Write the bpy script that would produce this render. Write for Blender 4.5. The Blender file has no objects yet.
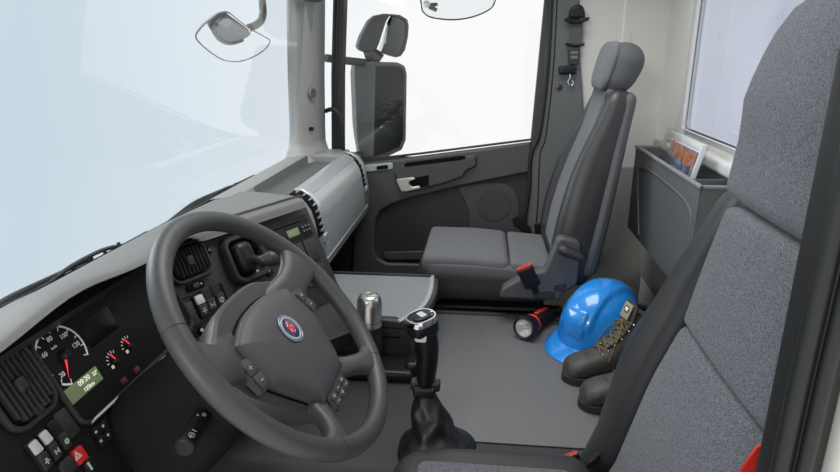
import bpy, bmesh, math, random
from mathutils import Vector as V, Matrix as M
random.seed(7)
R = math.radians
S = bpy.context.scene
COL = S.collection

# ------------------------------------------------------------------ camera, world, lights, exposure
# X runs from the open driver's door (0) to the passenger door (2.05), Y to the windscreen, Z up from the cab floor
CAM = V((-0.55, 0.0, 1.25)); FPX = 600.0
PITCH = math.atan(186 / FPX); YAW = math.atan(65 / math.hypot(FPX, 186))
FW = V((math.cos(PITCH) * math.cos(YAW), math.cos(PITCH) * math.sin(YAW), -math.sin(PITCH)))
RT = V((math.sin(YAW), -math.cos(YAW), 0)); UP = RT.cross(FW)
cd = bpy.data.cameras.new('camera'); cam = bpy.data.objects.new('camera', cd); COL.objects.link(cam)
cd.sensor_width = 36; cd.lens = FPX / 840 * 36; cd.clip_start = 0.02
cam.matrix_world = M.Translation(CAM) @ M((RT, UP, -FW)).transposed().to_4x4()
S.camera = cam

S.view_settings.view_transform = 'Standard'
S.view_settings.look = 'None'
S.view_settings.gamma = 1
S.view_settings.use_curve_mapping = False
S.view_settings.exposure = 0.0

w = bpy.data.worlds.new('studio sky'); S.world = w; w.use_nodes = True
nt = w.node_tree; nt.nodes.clear()
tc = nt.nodes.new('ShaderNodeTexCoord'); sp = nt.nodes.new('ShaderNodeSeparateXYZ')
mr = nt.nodes.new('ShaderNodeMapRange'); mr.inputs[1].default_value = 0.10; mr.inputs[2].default_value = 0.62
rp = nt.nodes.new('ShaderNodeValToRGB')
rp.color_ramp.elements[0].color = (1.0, 1.0, 1.0, 1); rp.color_ramp.elements[1].color = (0.70, 0.80, 0.88, 1)
e = rp.color_ramp.elements.new(0.5); e.color = (0.88, 0.94, 1.0, 1)
bg = nt.nodes.new('ShaderNodeBackground'); bg.inputs[1].default_value = 0.97
wo = nt.nodes.new('ShaderNodeOutputWorld')
L = nt.links.new
L(tc.outputs['Generated'], sp.inputs[0]); L(sp.outputs['Y'], mr.inputs[0]); L(mr.outputs[0], rp.inputs[0])
L(rp.outputs[0], bg.inputs[0]); L(bg.outputs[0], wo.inputs[0])

def area(name, loc, target, size, watts, color=(1, 1, 1)):
    l = bpy.data.lights.new(name, 'AREA'); l.energy = watts; l.size = size; l.color = color
    o = bpy.data.objects.new(name, l); COL.objects.link(o); o.location = loc
    o.rotation_euler = (V(target) - V(loc)).to_track_quat('-Z', 'Y').to_euler()
    return o
area('studio_softbox', (-3.0, 1.25, 2.05), (2.05, -0.6, 1.1), 0.55, 36)
area('front_softbox', (1.4, 2.9, 2.25), (1.3, 0.4, 0.75), 1.4, 55)
area('roof_hatch_softbox', (1.05, 0.1, 2.3), (1.05, 0.1, 0.0), 1.0, 20)

# ------------------------------------------------------------------ pixel <-> place
def ray(u, v): return FW * FPX + RT * (u - 420) + UP * (236 - v)
def onX(u, v, x): d = ray(u, v); return CAM + d * ((x - CAM.x) / d.x)
def onY(u, v, y): d = ray(u, v); return CAM + d * ((y - CAM.y) / d.y)
def onZ(u, v, z): d = ray(u, v); return CAM + d * ((z - CAM.z) / d.z)

class Frame:
    """a flat panel: origin, yaw towards the passenger side, tilt back"""
    def __init__(self, o, yaw, tilt=0, ex=None, n=None):
        self.o = V(o)
        if ex is None:
            y, t = R(yaw), R(tilt)
            self.ex = V((math.cos(y), -math.sin(y), 0)); nh = V((-math.sin(y), -math.cos(y), 0))
            self.n = nh * math.cos(t) + V((0, 0, 1)) * math.sin(t)
        else:
            self.ex = V(ex).normalized(); self.n = V(n).normalized()
        self.ey = self.n.cross(self.ex).normalized()
        self.m = M.Translation(self.o) @ M((self.ex, self.ey, self.n)).transposed().to_4x4()
    def uv(self, u, v, h=0):
        d = ray(u, v); k = ((self.o + self.n * h - CAM).dot(self.n)) / d.dot(self.n)
        p = CAM + d * k - self.o
        return p.dot(self.ex), p.dot(self.ey)
    def at(self, a, b, h=0, rot=0): return self.m @ M.Translation((a, b, h)) @ M.Rotation(R(rot), 4, 'Z')
    def px(self, u, v, h=0, rot=0):
        a, b = self.uv(u, v, h); return self.at(a, b, h, rot)
    def pt(self, a, b, h=0): return self.m @ V((a, b, h))

# ------------------------------------------------------------------ materials
MATS = {}
def mat(name, col, rough=0.5, metal=0.0, bump=0.0, scale=400, spec=0.5, var=0.0, vscale=None, coat=0, sheen=0, emit=0):
    if name in MATS: return MATS[name]
    m = bpy.data.materials.new(name); m.use_nodes = True; n = m.node_tree; b = n.nodes['Principled BSDF']
    c = (*col, 1)
    b.inputs['Base Color'].default_value = c; b.inputs['Roughness'].default_value = rough
    b.inputs['Metallic'].default_value = metal; b.inputs['Specular IOR Level'].default_value = spec
    b.inputs['Coat Weight'].default_value = coat
    if sheen: b.inputs['Sheen Weight'].default_value = sheen
    if emit: b.inputs['Emission Color'].default_value = c; b.inputs['Emission Strength'].default_value = emit
    if bump or var:
        t = n.nodes.new('ShaderNodeTexCoord'); z = n.nodes.new('ShaderNodeTexNoise')
        z.inputs['Scale'].default_value = scale; z.inputs['Detail'].default_value = 3
        n.links.new(t.outputs['Object'], z.inputs['Vector'])
        if bump:
            q = n.nodes.new('ShaderNodeBump'); q.inputs['Strength'].default_value = bump; q.inputs['Distance'].default_value = 0.002
            n.links.new(z.outputs[0], q.inputs['Height']); n.links.new(q.outputs[0], b.inputs['Normal'])
        if var:
            z2 = z
            if vscale:
                z2 = n.nodes.new('ShaderNodeTexNoise'); z2.inputs['Scale'].default_value = vscale; z2.inputs['Detail'].default_value = 4
                n.links.new(t.outputs['Object'], z2.inputs['Vector'])
            cr = n.nodes.new('ShaderNodeValToRGB')
            cr.color_ramp.elements[0].position = 0.36; cr.color_ramp.elements[1].position = 0.64
            cr.color_ramp.elements[0].color = (*[x * (1 - var) for x in col], 1)
            cr.color_ramp.elements[1].color = (*[min(1, x * (1 + var)) for x in col], 1)
            n.links.new(z2.outputs[0], cr.inputs[0]); n.links.new(cr.outputs[0], b.inputs['Base Color'])
    MATS[name] = m; return m

def grid_mat(name, col, col2, pitch, rough, bump=0.5, rot=0):
    m = bpy.data.materials.new(name); m.use_nodes = True; n = m.node_tree; b = n.nodes['Principled BSDF']
    t = n.nodes.new('ShaderNodeTexCoord'); mp = n.nodes.new('ShaderNodeMapping'); mp.inputs['Rotation'].default_value[2] = R(rot)
    n.links.new(t.outputs['Object'], mp.inputs[0])
    s = n.nodes.new('ShaderNodeSeparateXYZ'); n.links.new(mp.outputs[0], s.inputs[0])
    outs = []
    for ax in 'XY':
        a = n.nodes.new('ShaderNodeMath'); a.operation = 'MULTIPLY'; a.inputs[1].default_value = 2 * math.pi / pitch
        f = n.nodes.new('ShaderNodeMath'); f.operation = 'SINE'
        n.links.new(s.outputs[ax], a.inputs[0]); n.links.new(a.outputs[0], f.inputs[0]); outs.append(f)
    k = n.nodes.new('ShaderNodeMath'); k.operation = 'MULTIPLY'
    n.links.new(outs[0].outputs[0], k.inputs[0]); n.links.new(outs[1].outputs[0], k.inputs[1])
    r = n.nodes.new('ShaderNodeMapRange'); r.inputs[1].default_value = -1; r.inputs[2].default_value = 1
    n.links.new(k.outputs[0], r.inputs[0])
    cr = n.nodes.new('ShaderNodeValToRGB'); cr.color_ramp.elements[0].color = (*col, 1); cr.color_ramp.elements[1].color = (*col2, 1)
    cr.color_ramp.elements[0].position = 0.35; cr.color_ramp.elements[1].position = 0.65
    n.links.new(r.outputs[0], cr.inputs[0]); n.links.new(cr.outputs[0], b.inputs['Base Color'])
    q = n.nodes.new('ShaderNodeBump'); q.inputs['Strength'].default_value = bump; q.inputs['Distance'].default_value = 0.001
    n.links.new(r.outputs[0], q.inputs['Height']); n.links.new(q.outputs[0], b.inputs['Normal'])
    b.inputs['Roughness'].default_value = rough
    MATS[name] = m; return m

def glass_mat(name, tint, ior=1.5, extra=0.0):
    m = bpy.data.materials.new(name); m.use_nodes = True; n = m.node_tree; n.nodes.clear()
    o = n.nodes.new('ShaderNodeOutputMaterial'); mx = n.nodes.new('ShaderNodeMixShader')
    tr = n.nodes.new('ShaderNodeBsdfTransparent'); tr.inputs[0].default_value = (*tint, 1)
    g = n.nodes.new('ShaderNodeBsdfGlossy'); g.inputs['Roughness'].default_value = 0.02
    lw = n.nodes.new('ShaderNodeLayerWeight'); pw = n.nodes.new('ShaderNodeMath'); pw.operation = 'POWER'; pw.inputs[1].default_value = 5
    f = n.nodes.new('ShaderNodeMapRange'); f.inputs[3].default_value = ((ior - 1)/(ior + 1))**2; f.inputs[4].default_value = 1.0
    n.links.new(lw.outputs['Facing'], pw.inputs[0]); n.links.new(pw.outputs[0], f.inputs[0])
    n.links.new(f.outputs[0], mx.inputs[0]); n.links.new(tr.outputs[0], mx.inputs[1]); n.links.new(g.outputs[0], mx.inputs[2])
    n.links.new(mx.outputs[0], o.inputs[0]); MATS[name] = m; return m

dark = mat('dark grained plastic', (0.024, 0.0245, 0.025), 0.45, bump=0.35, scale=900)
black = mat('black plastic', (0.010, 0.010, 0.011), 0.38, spec=0.35)
matt_black = mat('matt black recess', (0.005, 0.005, 0.005), 0.85, spec=0.1)
dashgrey = mat('dash top soft grey plastic', (0.145, 0.147, 0.139), 0.5, bump=0.3, scale=800)
podgrey = mat('pod grey plastic', (0.040, 0.0405, 0.041), 0.48, bump=0.3, scale=900)
silver = mat('silver painted plastic', (0.40, 0.425, 0.43), 0.33, metal=0.15, coat=0.2)
brightsilver = mat('bright silver trim', (0.62, 0.65, 0.68), 0.3, metal=0.6)
chrome = mat('chrome', (0.80, 0.80, 0.80), 0.12, metal=1)
brushed = mat('brushed steel', (0.60, 0.58, 0.54), 0.28, metal=1)
wheelskin = mat('steering wheel foam', (0.055, 0.055, 0.055), 0.42, bump=0.15, scale=1200)
doorgrey = mat('door grey plastic', (0.062, 0.064, 0.065), 0.45, bump=0.3, scale=700)
doordark = mat('door dark panel', (0.026, 0.0265, 0.027), 0.65, bump=0.3, scale=700)
pillargrey = mat('pillar light grey plastic', (0.34, 0.35, 0.335), 0.55, bump=0.15, scale=700)
bpillargrey = mat('belt pillar grey plastic', (0.115, 0.12, 0.12), 0.55, bump=0.2, scale=700)
rubber = mat('black rubber seal', (0.012, 0.012, 0.0115), 0.5)
cream = mat('cream wall trim', (0.66, 0.65, 0.60), 0.75, bump=0.25, scale=500, var=0.03)
creampaint = mat('cream body paint', (0.80, 0.77, 0.68), 0.3, coat=0.4)
carpet = mat('grey needle felt', (0.34, 0.335, 0.31), 0.95, bump=0.6, scale=900, var=0.15)
pocketgrey = mat('pocket grey plastic', (0.105, 0.108, 0.111), 0.5, bump=0.4, scale=900)
fabric = mat('blue grey speckled seat fabric', (0.110, 0.114, 0.127), 0.95, bump=0.5, scale=1100, var=0.55, vscale=420, sheen=0.1)
fabric_light = mat('light grey seat fabric', (0.112, 0.115, 0.122), 0.8, bump=0.4, scale=1300, var=0.22, vscale=600, sheen=0.1)
leatherette = mat('dark grey leatherette', (0.034, 0.034, 0.035), 0.36, bump=0.2, scale=1200)
shellgrey = mat('seat shell grey plastic', (0.075, 0.077, 0.080), 0.5, bump=0.3, scale=900)
leather = mat('black boot leather', (0.009, 0.009, 0.009), 0.42, bump=0.4, scale=260)
red = mat('red plastic', (0.55, 0.025, 0.018), 0.35)
redlight = mat('red warning lamp', (0.9, 0.02, 0.03), 0.4, emit=0.7)
white = mat('white print', (0.85, 0.85, 0.83), 0.5)
greyprint = mat('light grey print', (0.45, 0.46, 0.46), 0.5)
lightgrey = mat('light grey switch cap', (0.50, 0.51, 0.53), 0.4)
lcd = mat('green display', (0.13, 0.17, 0.085), 0.3, emit=0.35)
lcdtext = mat('display characters', (0.85, 0.92, 0.75), 0.4, emit=0.5)
bluehat = mat('blue helmet shell', (0.018, 0.23, 0.66), 0.18, coat=0.6)
bootskin = mat('waxed boot leather', (0.045, 0.041, 0.036), 0.55, bump=0.5, scale=160, var=0.2, vscale=30)
sole = mat('boot sole rubber', (0.014, 0.014, 0.014), 0.6)
lacemat = mat('tan boot lace', (0.15, 0.105, 0.045), 0.8)
tan = mat('tan patch', (0.27, 0.23, 0.16), 0.8)
web = mat('grey belt webbing', (0.085, 0.088, 0.085), 0.8, bump=0.5, scale=900)
navy = mat('navy emblem enamel', (0.010, 0.030, 0.11), 0.25, coat=0.5)
redenamel = mat('red emblem enamel', (0.62, 0.05, 0.06), 0.35)
paper = mat('white paper', (0.80, 0.80, 0.79), 0.6)
cover = mat('blue grey cover print', (0.16, 0.20, 0.27), 0.3, var=0.6, vscale=45, coat=0.6)
orange = mat('orange cover print', (0.90, 0.20, 0.01), 0.4)
mirrorglass = mat('mirror glass', (0.86, 0.89, 0.9), 0.03, metal=1)
darkglass = mat('gauge glass', (0.008, 0.008, 0.0085), 0.55, spec=0.2)
screen = mat('dark screen', (0.003, 0.003, 0.0035), 0.3, spec=0.2)
exterior = mat('mirror housing plastic', (0.050, 0.052, 0.051), 0.45, bump=0.2, scale=500)
floorvinyl = mat('black cab floor vinyl', (0.02, 0.02, 0.02), 0.6, bump=0.3, scale=300)
olive = mat('dark olive grey knob', (0.030, 0.032, 0.026), 0.4)
matmat = grid_mat('ribbed grey rubber mat', (0.118, 0.120, 0.122), (0.165, 0.167, 0.17), 0.007, 0.42, 0.5)
traymat = grid_mat('diamond grey rubber tray', (0.15, 0.165, 0.17), (0.30, 0.325, 0.33), 0.0075, 0.4, 0.5, 45)
windscreen_glass = glass_mat('windscreen glass', (0.90, 0.93, 0.94))
side_glass = glass_mat('side glass', (1, 1, 1), 1.3)
rear_glass = glass_mat('rear glass', (0.84, 0.87, 0.95), 2.05)
plastic_film = glass_mat('clear sleeve', (0.96, 0.96, 0.96), 1.5)

# ------------------------------------------------------------------ mesh building
def rrect(w, h, r, seg=4):
    r = min(r, w / 2 - 1e-5, h / 2 - 1e-5); pts = []
    for cx, cy, a0 in ((w/2-r, h/2-r, 0), (-w/2+r, h/2-r, 90), (-w/2+r, -h/2+r, 180), (w/2-r, -h/2+r, 270)):
        for i in range(seg + 1):
            a = R(a0 + 90 * i / seg); pts.append((cx + r * math.cos(a), cy + r * math.sin(a)))
    return pts
def catmull(pts, k=6, closed=False):
    P = [V(p) for p in pts]; n = len(P); out = []
    rng = n if closed else n - 1
    for i in range(rng):
        p0 = P[i-1] if (i > 0 or closed) else P[0]; p1 = P[i]; p2 = P[(i+1) % n]
        p3 = P[(i+2) % n] if (i + 2 < n or closed) else P[-1]
        for j in range(k):
            t = j / k
            out.append(0.5 * ((2*p1) + (p2-p0)*t + (2*p0-5*p1+4*p2-p3)*t*t + (3*p1-p0-3*p2+p3)*t**3))
    if not closed: out.append(P[-1])
    return out

class MB:
    def __init__(self): self.v = []; self.f = []
    def add(self, vs, fs, m=None):
        o = len(self.v)
        self.v += [(m @ V(p)) if m is not None else V(p) for p in vs]
        self.f += [tuple(i + o for i in f) for f in fs]; return self
    def box(self, x0, x1, y0, y1, z0, z1, m=None):
        return self.add([(x0,y0,z0),(x1,y0,z0),(x1,y1,z0),(x0,y1,z0),(x0,y0,z1),(x1,y0,z1),(x1,y1,z1),(x0,y1,z1)],
                        [(0,3,2,1),(4,5,6,7),(0,1,5,4),(1,2,6,5),(2,3,7,6),(3,0,4,7)], m)
    def loft(self, rings, m=None, cap0=True, cap1=True, closed=True):
        n = len(rings[0]); vs = [p for r in rings for p in r]; fs = []
        for i in range(len(rings) - 1):
            for j in range(n if closed else n - 1):
                a = i*n + j; b = i*n + (j+1) % n
                fs.append((a, b, b + n, a + n))
        if cap0: fs.append(tuple(range(n))[::-1])
        if cap1: fs.append(tuple((len(rings)-1)*n + j for j in range(n)))
        return self.add(vs, fs, m)
    def slab(self, m, w, h, d, r=0.003, b=0.001, seg=4, back=0.0):
        """rounded plate standing d proud of the local XY plane, bevelled front edge"""
        b = min(b, d * 0.9, w/3, h/3)
        o = rrect(w, h, r, seg); i1 = rrect(w - 0.6*b, h - 0.6*b, max(r - 0.3*b, 1e-4), seg); i2 = rrect(w - 2*b, h - 2*b, max(r - b, 1e-4), seg)
        return self.loft([[(x, y, -back) for x, y in o], [(x, y, d - b) for x, y in o], [(x, y, d - 0.3*b) for x, y in i1], [(x, y, d) for x, y in i2]], m)
    def ring(self, m, w, h, d, t, r=0.01, seg=6, back=0.0):
        """a raised rounded rim around a rounded rectangle"""
        prof = [(0, -back), (0, d*0.7), (t*0.25, d), (t*0.75, d), (t, d*0.7), (t, -back)]
        rings = [[(x, y, z) for x, y in rrect(w - 2*o, h - 2*o, max(r - o, 1e-4), seg)] for o, z in prof]
        return self.loft(rings, m, False, False)
    def prism(self, pts, d0, d1, m=None):
        n = len(pts)
        return self.loft([[(x, y, d0) for x, y in pts], [(x, y, d1) for x, y in pts]], m)
    def tube(self, pts, r, n=10, smooth=0, closed=False, flat=1.0, upv=None, m=None):
        P = catmull(pts, smooth, closed) if smooth else [V(p) for p in pts]
        N = len(P)
        rr = r if isinstance(r, (list, tuple)) else [r]
        def rad(i):
            t = i / max(1, N - 1) * (len(rr) - 1); k = min(int(t), len(rr) - 2) if len(rr) > 1 else 0
            return rr[0] if len(rr) == 1 else rr[k] + (rr[k+1] - rr[k]) * (t - k)
        up = V(upv) if upv else None; rings = []; prev = None
        for i, p in enumerate(P):
            if closed: tg = (P[(i+1) % N] - P[i-1]).normalized()
            else: tg = (P[min(i+1, N-1)] - P[max(i-1, 0)]).normalized()
            if up is not None: a = up - tg * up.dot(tg)
            elif prev is None:
                a = V((0, 0, 1)) if abs(tg.z) < 0.9 else V((1, 0, 0)); a = a - tg * a.dot(tg)
            else: a = prev - tg * prev.dot(tg)
            a.normalize(); prev = a; b = tg.cross(a)
            rings.append([p + (a * math.cos(2*math.pi*j/n) * flat + b * math.sin(2*math.pi*j/n)) * rad(i) for j in range(n)])
        if closed: rings.append(rings[0])
        return self.loft(rings, m, not closed, not closed)
    def lathe(self, prof, m=None, n=24, caps=True):
        rings = [[(r*math.cos(2*math.pi*j/n), r*math.sin(2*math.pi*j/n), z) for j in range(n)] for r, z in prof]
        return self.loft(rings, m, caps and prof[0][0] > 1e-6, caps and prof[-1][0] > 1e-6)
    def soft(self, x0, x1, y0, y1, z0, z1, r, k=3, mid=4, fn=None, m=None):
        """rounded cushion box; fn bends it"""
        lo, hi = (x0, y0, z0), (x1, y1, z1); ax = []; rs = [min(r, (hi[i]-lo[i])/2*0.999) for i in range(3)]
        for i in range(3):
            a, b = lo[i], hi[i]; q = rs[i]
            l = [a + q*(1-math.cos(math.pi/2*j/k)) for j in range(k)] + [a+q + (b-a-2*q)*j/mid for j in range(mid+1)] + [b - q*(1-math.cos(math.pi/2*(k-1-j)/k)) for j in range(k)]
            ax.append(l)
        idx = {}; vs = []; fs = []
        rm = min(rs)
        def vert(i, j, l):
            key = (i, j, l)
            if key not in idx:
                p = V((ax[0][i], ax[1][j], ax[2][l])); c = V([min(max(p[t], lo[t]+rs[t]), hi[t]-rs[t]) for t in range(3)])
                d = p - c
                dn = V([d[t]/rs[t] for t in range(3)])
                if dn.length > 1e-9:
                    dn.normalize(); p = c + V([dn[t]*rs[t] for t in range(3)])
                if fn: p = V(fn(p.x, p.y, p.z))
                idx[key] = len(vs); vs.append(p)
            return idx[key]
        nx, ny, nz = (len(a) - 1 for a in ax)
        for i in range(nx):
            for j in range(ny):
                fs.append((vert(i,j,0), vert(i,j+1,0), vert(i+1,j+1,0), vert(i+1,j,0)))
                fs.append((vert(i,j,nz), vert(i+1,j,nz), vert(i+1,j+1,nz), vert(i,j+1,nz)))
        for i in range(nx):
            for l in range(nz):
                fs.append((vert(i,0,l), vert(i+1,0,l), vert(i+1,0,l+1), vert(i,0,l+1)))
                fs.append((vert(i,ny,l), vert(i,ny,l+1), vert(i+1,ny,l+1), vert(i+1,ny,l)))
        for j in range(ny):
            for l in range(nz):
                fs.append((vert(0,j,l), vert(0,j,l+1), vert(0,j+1,l+1), vert(0,j+1,l)))
                fs.append((vert(nx,j,l), vert(nx,j+1,l), vert(nx,j+1,l+1), vert(nx,j,l+1)))
        return self.add(vs, fs, m)
    def text(self, m, s, size, d=0.0003, italic=0.0, align='CENTER'):
        cu = bpy.data.curves.new('t', 'FONT'); cu.body = s; cu.size = size; cu.extrude = d; cu.align_x = align; cu.align_y = 'CENTER'; cu.shear = italic
        cu.resolution_u = 2
        o = bpy.data.objects.new('t', cu); me = bpy.data.meshes.new_from_object(o)
        self.add([v.co.copy() for v in me.vertices], [tuple(p.vertices) for p in me.polygons], m)
        bpy.data.objects.remove(o); bpy.data.curves.remove(cu); bpy.data.meshes.remove(me); return self
    def build(self, name, material, parent=None, label=None, bevel=0, seg=2, sharp=38, kind=None, loc=None, sub=0, solid=0, fix=True, mods=()):
        root = ORG.get(parent.name, V((0, 0, 0))) if parent else V(loc if loc is not None else (0, 0, 0))
        me = bpy.data.meshes.new(name); me.from_pydata([p - root for p in self.v], [], self.f)
        if fix:
            b = bmesh.new(); b.from_mesh(me); bmesh.ops.recalc_face_normals(b, faces=b.faces); b.to_mesh(me); b.free()
        me.materials.append(material); me.polygons.foreach_set('use_smooth', [True] * len(me.polygons))
        if sharp: me.set_sharp_from_angle(angle=R(sharp))
        o = bpy.data.objects.new(name, me); COL.objects.link(o)
        if parent: o.parent = parent
        else: o.location = root
        ORG[o.name] = root
        if solid:
            q = o.modifiers.new('solid', 'SOLIDIFY'); q.thickness = solid; q.offset = 0
        if bevel:
            q = o.modifiers.new('bevel', 'BEVEL'); q.width = bevel; q.segments = seg; q.limit_method = 'ANGLE'; q.angle_limit = R(35)
        if sub:
            q = o.modifiers.new('sub', 'SUBSURF'); q.levels = q.render_levels = sub
        if label: o['label'] = label
        if kind: o['kind'] = kind
        return o
ORG = {}
def thing(name, label, cat, loc, group=None):
    o = bpy.data.objects.new(name, None); COL.objects.link(o); o.location = loc; o.empty_display_size = 0.05
    ORG[o.name] = V(loc); o['label'] = label; o['category'] = cat
    if group: o['group'] = group
    return o
def tag(o, label, cat, group=None):
    o['label'] = label; o['category'] = cat
    if group: o['group'] = group
    return o
def pxX(l, x): return [onX(u, v, x) for u, v in l]
def yzprism(mb, pts, x0, x1):
    """extrude world points (their Y,Z) from x0 to x1"""
    return mb.loft([[(x0, p.y, p.z) for p in pts], [(x1, p.y, p.z) for p in pts]])

def sst(t): t = min(1, max(0, t)); return t*t*(3 - 2*t)
# ================================================================== SETTING
XD = 2.05; YR = -0.72
flo = MB().box(-0.05, 2.08, -0.78, 1.05, -0.03, 0.0).build('floor', floorvinyl, kind='structure')
tun = MB().soft(0.56, 1.46, -0.76, 1.0, 0.0, 0.35, 0.03).build('engine_tunnel', mat('tunnel trim', (0.03, 0.03, 0.03), 0.6, bump=0.4, scale=700), flo)
MB().soft(1.405, 1.475, -0.74, 0.9, 0.30, 0.365, 0.018).build('tunnel_edge_ridge', rubber, flo)
MB().box(-0.05, 2.08, 0.935, 0.97, 0.0, 0.66).build('wall_front', matt_black, kind='structure')

# rear wall with its window opening
def wall_rear():
    x0, x1, z0, z1 = 0.80, 1.775, 0.955, 1.62
    X0, X1, Z0, Z1 = -0.05, 2.10, 0.0, 1.75
    b = MB()
    for (a, c, d, e_) in ((X0, x0, Z0, Z1), (x1, X1, Z0, Z1), (x0, x1, Z0, z0), (x0, x1, z1, Z1)):
        b.box(a, c, YR - 0.04, YR, d, e_)
    o = b.build('wall_rear', cream, kind='structure')
    MB().soft(0.50, 2.04, YR - 0.005, YR + 0.012, 0.30, 0.90, 0.01).build('lower_wall_felt', carpet, o)
    wd = MB().ring(M.Translation(((x0+x1)/2, YR - 0.004, (z0+z1)/2)) @ M.Rotation(R(90), 4, 'X'), x1-x0+0.05, z1-z0+0.05, 0.018, 0.045, 0.06).build('window_3', mat('white window frame', (0.72, 0.72, 0.70), 0.45), kind='structure')
    MB().box(x0, x1, YR - 0.030, YR - 0.026, z0, z1).build('pane', rear_glass, wd)
    MB().ring(M.Translation(((x0+x1)/2, YR - 0.02, (z0+z1)/2)) @ M.Rotation(R(90), 4, 'X'), x1-x0-0.025, z1-z0-0.025, 0.012, 0.012, 0.05).build('seal', mat('grey window seal', (0.50, 0.51, 0.52), 0.5), wd)
    MB().soft(x0 - 0.05, x1 + 0.06, YR - 0.004, YR + 0.030, z0 - 0.055, z0 - 0.012, 0.012).build('sill', mat('white window frame', (0, 0, 0)), wd)
    return o
wall_rear()

# right side wall behind the door
wr = MB().box(2.045, 2.09, YR - 0.02, -0.30, 0.0, 1.75).build('wall_right', cream, kind='structure')
MB().box(2.042, 2.047, -0.548, -0.540, 0.8, 1.75).build('panel_seam', mat('cream seam', (0.82, 0.80, 0.70), 0.6), wr)
MB().slab(M.Translation((2.045, -0.575, 1.30)) @ M.Rotation(R(-90), 4, 'Y'), 0.03, 0.006, 0.008, 0.002).build('coat_hook', cream, wr)
MB().soft(2.03, 2.05, YR, -0.30, 0.0, 0.78, 0.008).build('lower_side_felt', carpet, wr)

# A pillar (right front) : angled light face, dark inner edge
def pillar_a():
    ring = lambda z, k, fl=0.0: [(1.875 - fl - 0.12*k, 0.752 - 0.3*fl - 0.10*k, z), (1.905 - fl - 0.11*k, 0.736 - 0.4*fl - 0.10*k, z), (2.030, 0.689 - 0.4*fl - 0.06*k, z), (2.06, 0.690 - 0.06*k, z), (2.06, 0.80 - 0.09*k, z), (1.88 - fl - 0.12*k, 0.80 - 0.09*k, z)]
    o = MB().loft([ring(0.72, -0.12, 0.12), ring(0.79, -0.05, 0.12), ring(0.83, -0.02, 0.06), ring(0.87, 0.0, 0.015), ring(0.93, 0.05), ring(1.15, 0.18), ring(1.75, 0.75)]).build('trim_1', pillargrey, kind='structure', bevel=0.012, seg=3)
    f = Frame((1.955, 0.700, 1.08), 0, 0, ex=V((0.16, -0.057, 0)), n=V((-0.057, -0.16, 0)))
    t = f.px(311, 93)
    MB().lathe([(0.0, 0.012), (0.021, 0.012), (0.0235, 0.009), (0.0235, -0.01)], t).build('tweeter_cover', mat('tweeter grey', (0.2, 0.2, 0.2), 0.6), o)
    MB().lathe([(0.0, 0.013), (0.017, 0.013), (0.017, 0.008)], t).build('tweeter_mesh', mat('tweeter mesh', (0.10, 0.10, 0.10), 0.7, bump=1, scale=1500), o)
    for u, v in ((312, 129), (312, 1)):
        MB().lathe([(0.0, 0.006), (0.006, 0.006), (0.0085, 0.004), (0.0085, -0.01)], f.px(u, v)).build('grommet', black, o)
    return o
pillar_a()
# dark door seal strip beside the A pillar
b = MB().loft([[(2.02, 0.655 + d, z), (2.03, 0.612 + d, z), (2.07, 0.606 + d, z), (2.08, 0.66 + d, z)] for z, d in ((0.60, 0.003), (0.85, 0.0), (1.15, -0.012), (1.75, -0.055))])
b.tube([(2.024, 0.640, 0.60), (2.024, 0.637, 0.85), (2.024, 0.625, 1.15), (2.024, 0.582, 1.75)], 0.009, 8, 4)
b.build('trim_2', rubber, kind='structure')
# header over the windscreen
wk = MB().box(2.045, 2.09, 0.655, 0.80, 0.0, 0.80).build('kick_panel', floorvinyl, wr)
MB().box(2.04, 2.10, -0.34, 0.98, -0.03, 0.13).build('door_sill', floorvinyl, wr)
MB().soft(0.0, 2.05, 0.66, 0.76, 1.43, 1.56, 0.03).build('trim_3', mat('header trim', (0.12, 0.12, 0.12), 0.6), kind='structure')

cl_ = MB()
for q in ((-0.05, 2.10, -0.76, -0.42), (-0.05, 2.10, 0.60, 0.72), (-0.05, 0.50, -0.42, 0.60), (1.65, 2.10, -0.42, 0.60)): cl_.box(*q, 1.74, 1.78)
cl_.build('ceiling', mat('pale headlining', (0.45, 0.45, 0.43), 0.9), kind='structure')
# B pillar on the passenger side
def pillar_b():
    pts = pxX([(553, -40), (541, 130), (531, 160), (527, 225), (545, 262), (600, 262), (586, 130), (581, 60), (580, -40)], 2.0)
    o = yzprism(MB(), pts, 2.012, 2.06).build('trim_4', bpillargrey, kind='structure', bevel=0.008)
    s = MB().tube(pxX([(553, -45), (548, 60), (540, 130), (531, 155), (529, 190), (525, 228), (536, 240)], 2.0), 0.0085, 8, 5)
    s.tube(pxX([(559, -45), (554, 60), (546, 135), (540, 155), (538, 200), (536, 225)], 2.012), 0.003, 6, 5)
    s.build('door_seal', rubber, o)
    f = MB(); p = onX(559, 87, 2.012)
    f.lathe([(0.0, 0.010), (0.004, 0.010), (0.006, 0.006), (0.013, 0.005), (0.014, 0.0)], M.Translation(p) @ M.Rotation(R(-90), 4, 'Y'))
    f.build('anchor_bolt', mat('dull bolt', (0.10, 0.10, 0.10), 0.3, metal=0.8), o)
    return o
pillar_b()

# driver's door pillar, close to the camera at the right edge
def pillar_driver():
    y0, y1 = -0.300, -0.340
    o = MB().soft(-0.012, 0.06, -0.352, -0.315, 0.35, 1.45, 0.016).build('trim_5', rubber, kind='structure')
    s = MB().tube([(-0.004, -0.3105, 0.35), (-0.004, -0.3115, 0.95), (-0.004, -0.317, 1.45)], 0.0095, 12)
    s.tube([(-0.014, -0.3265, 0.35), (-0.014, -0.3275, 0.95), (-0.014, -0.333, 1.45)], 0.0075, 10)
    s.build('door_seal', mat('door seal', (0.016, 0.016, 0.015), 0.42), o)
    MB().soft(-0.03, 0.05, -0.75, -0.350, 0.35, 1.45, 0.02).build('body_panel', creampaint, o)
    return o
pillar_driver()

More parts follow.
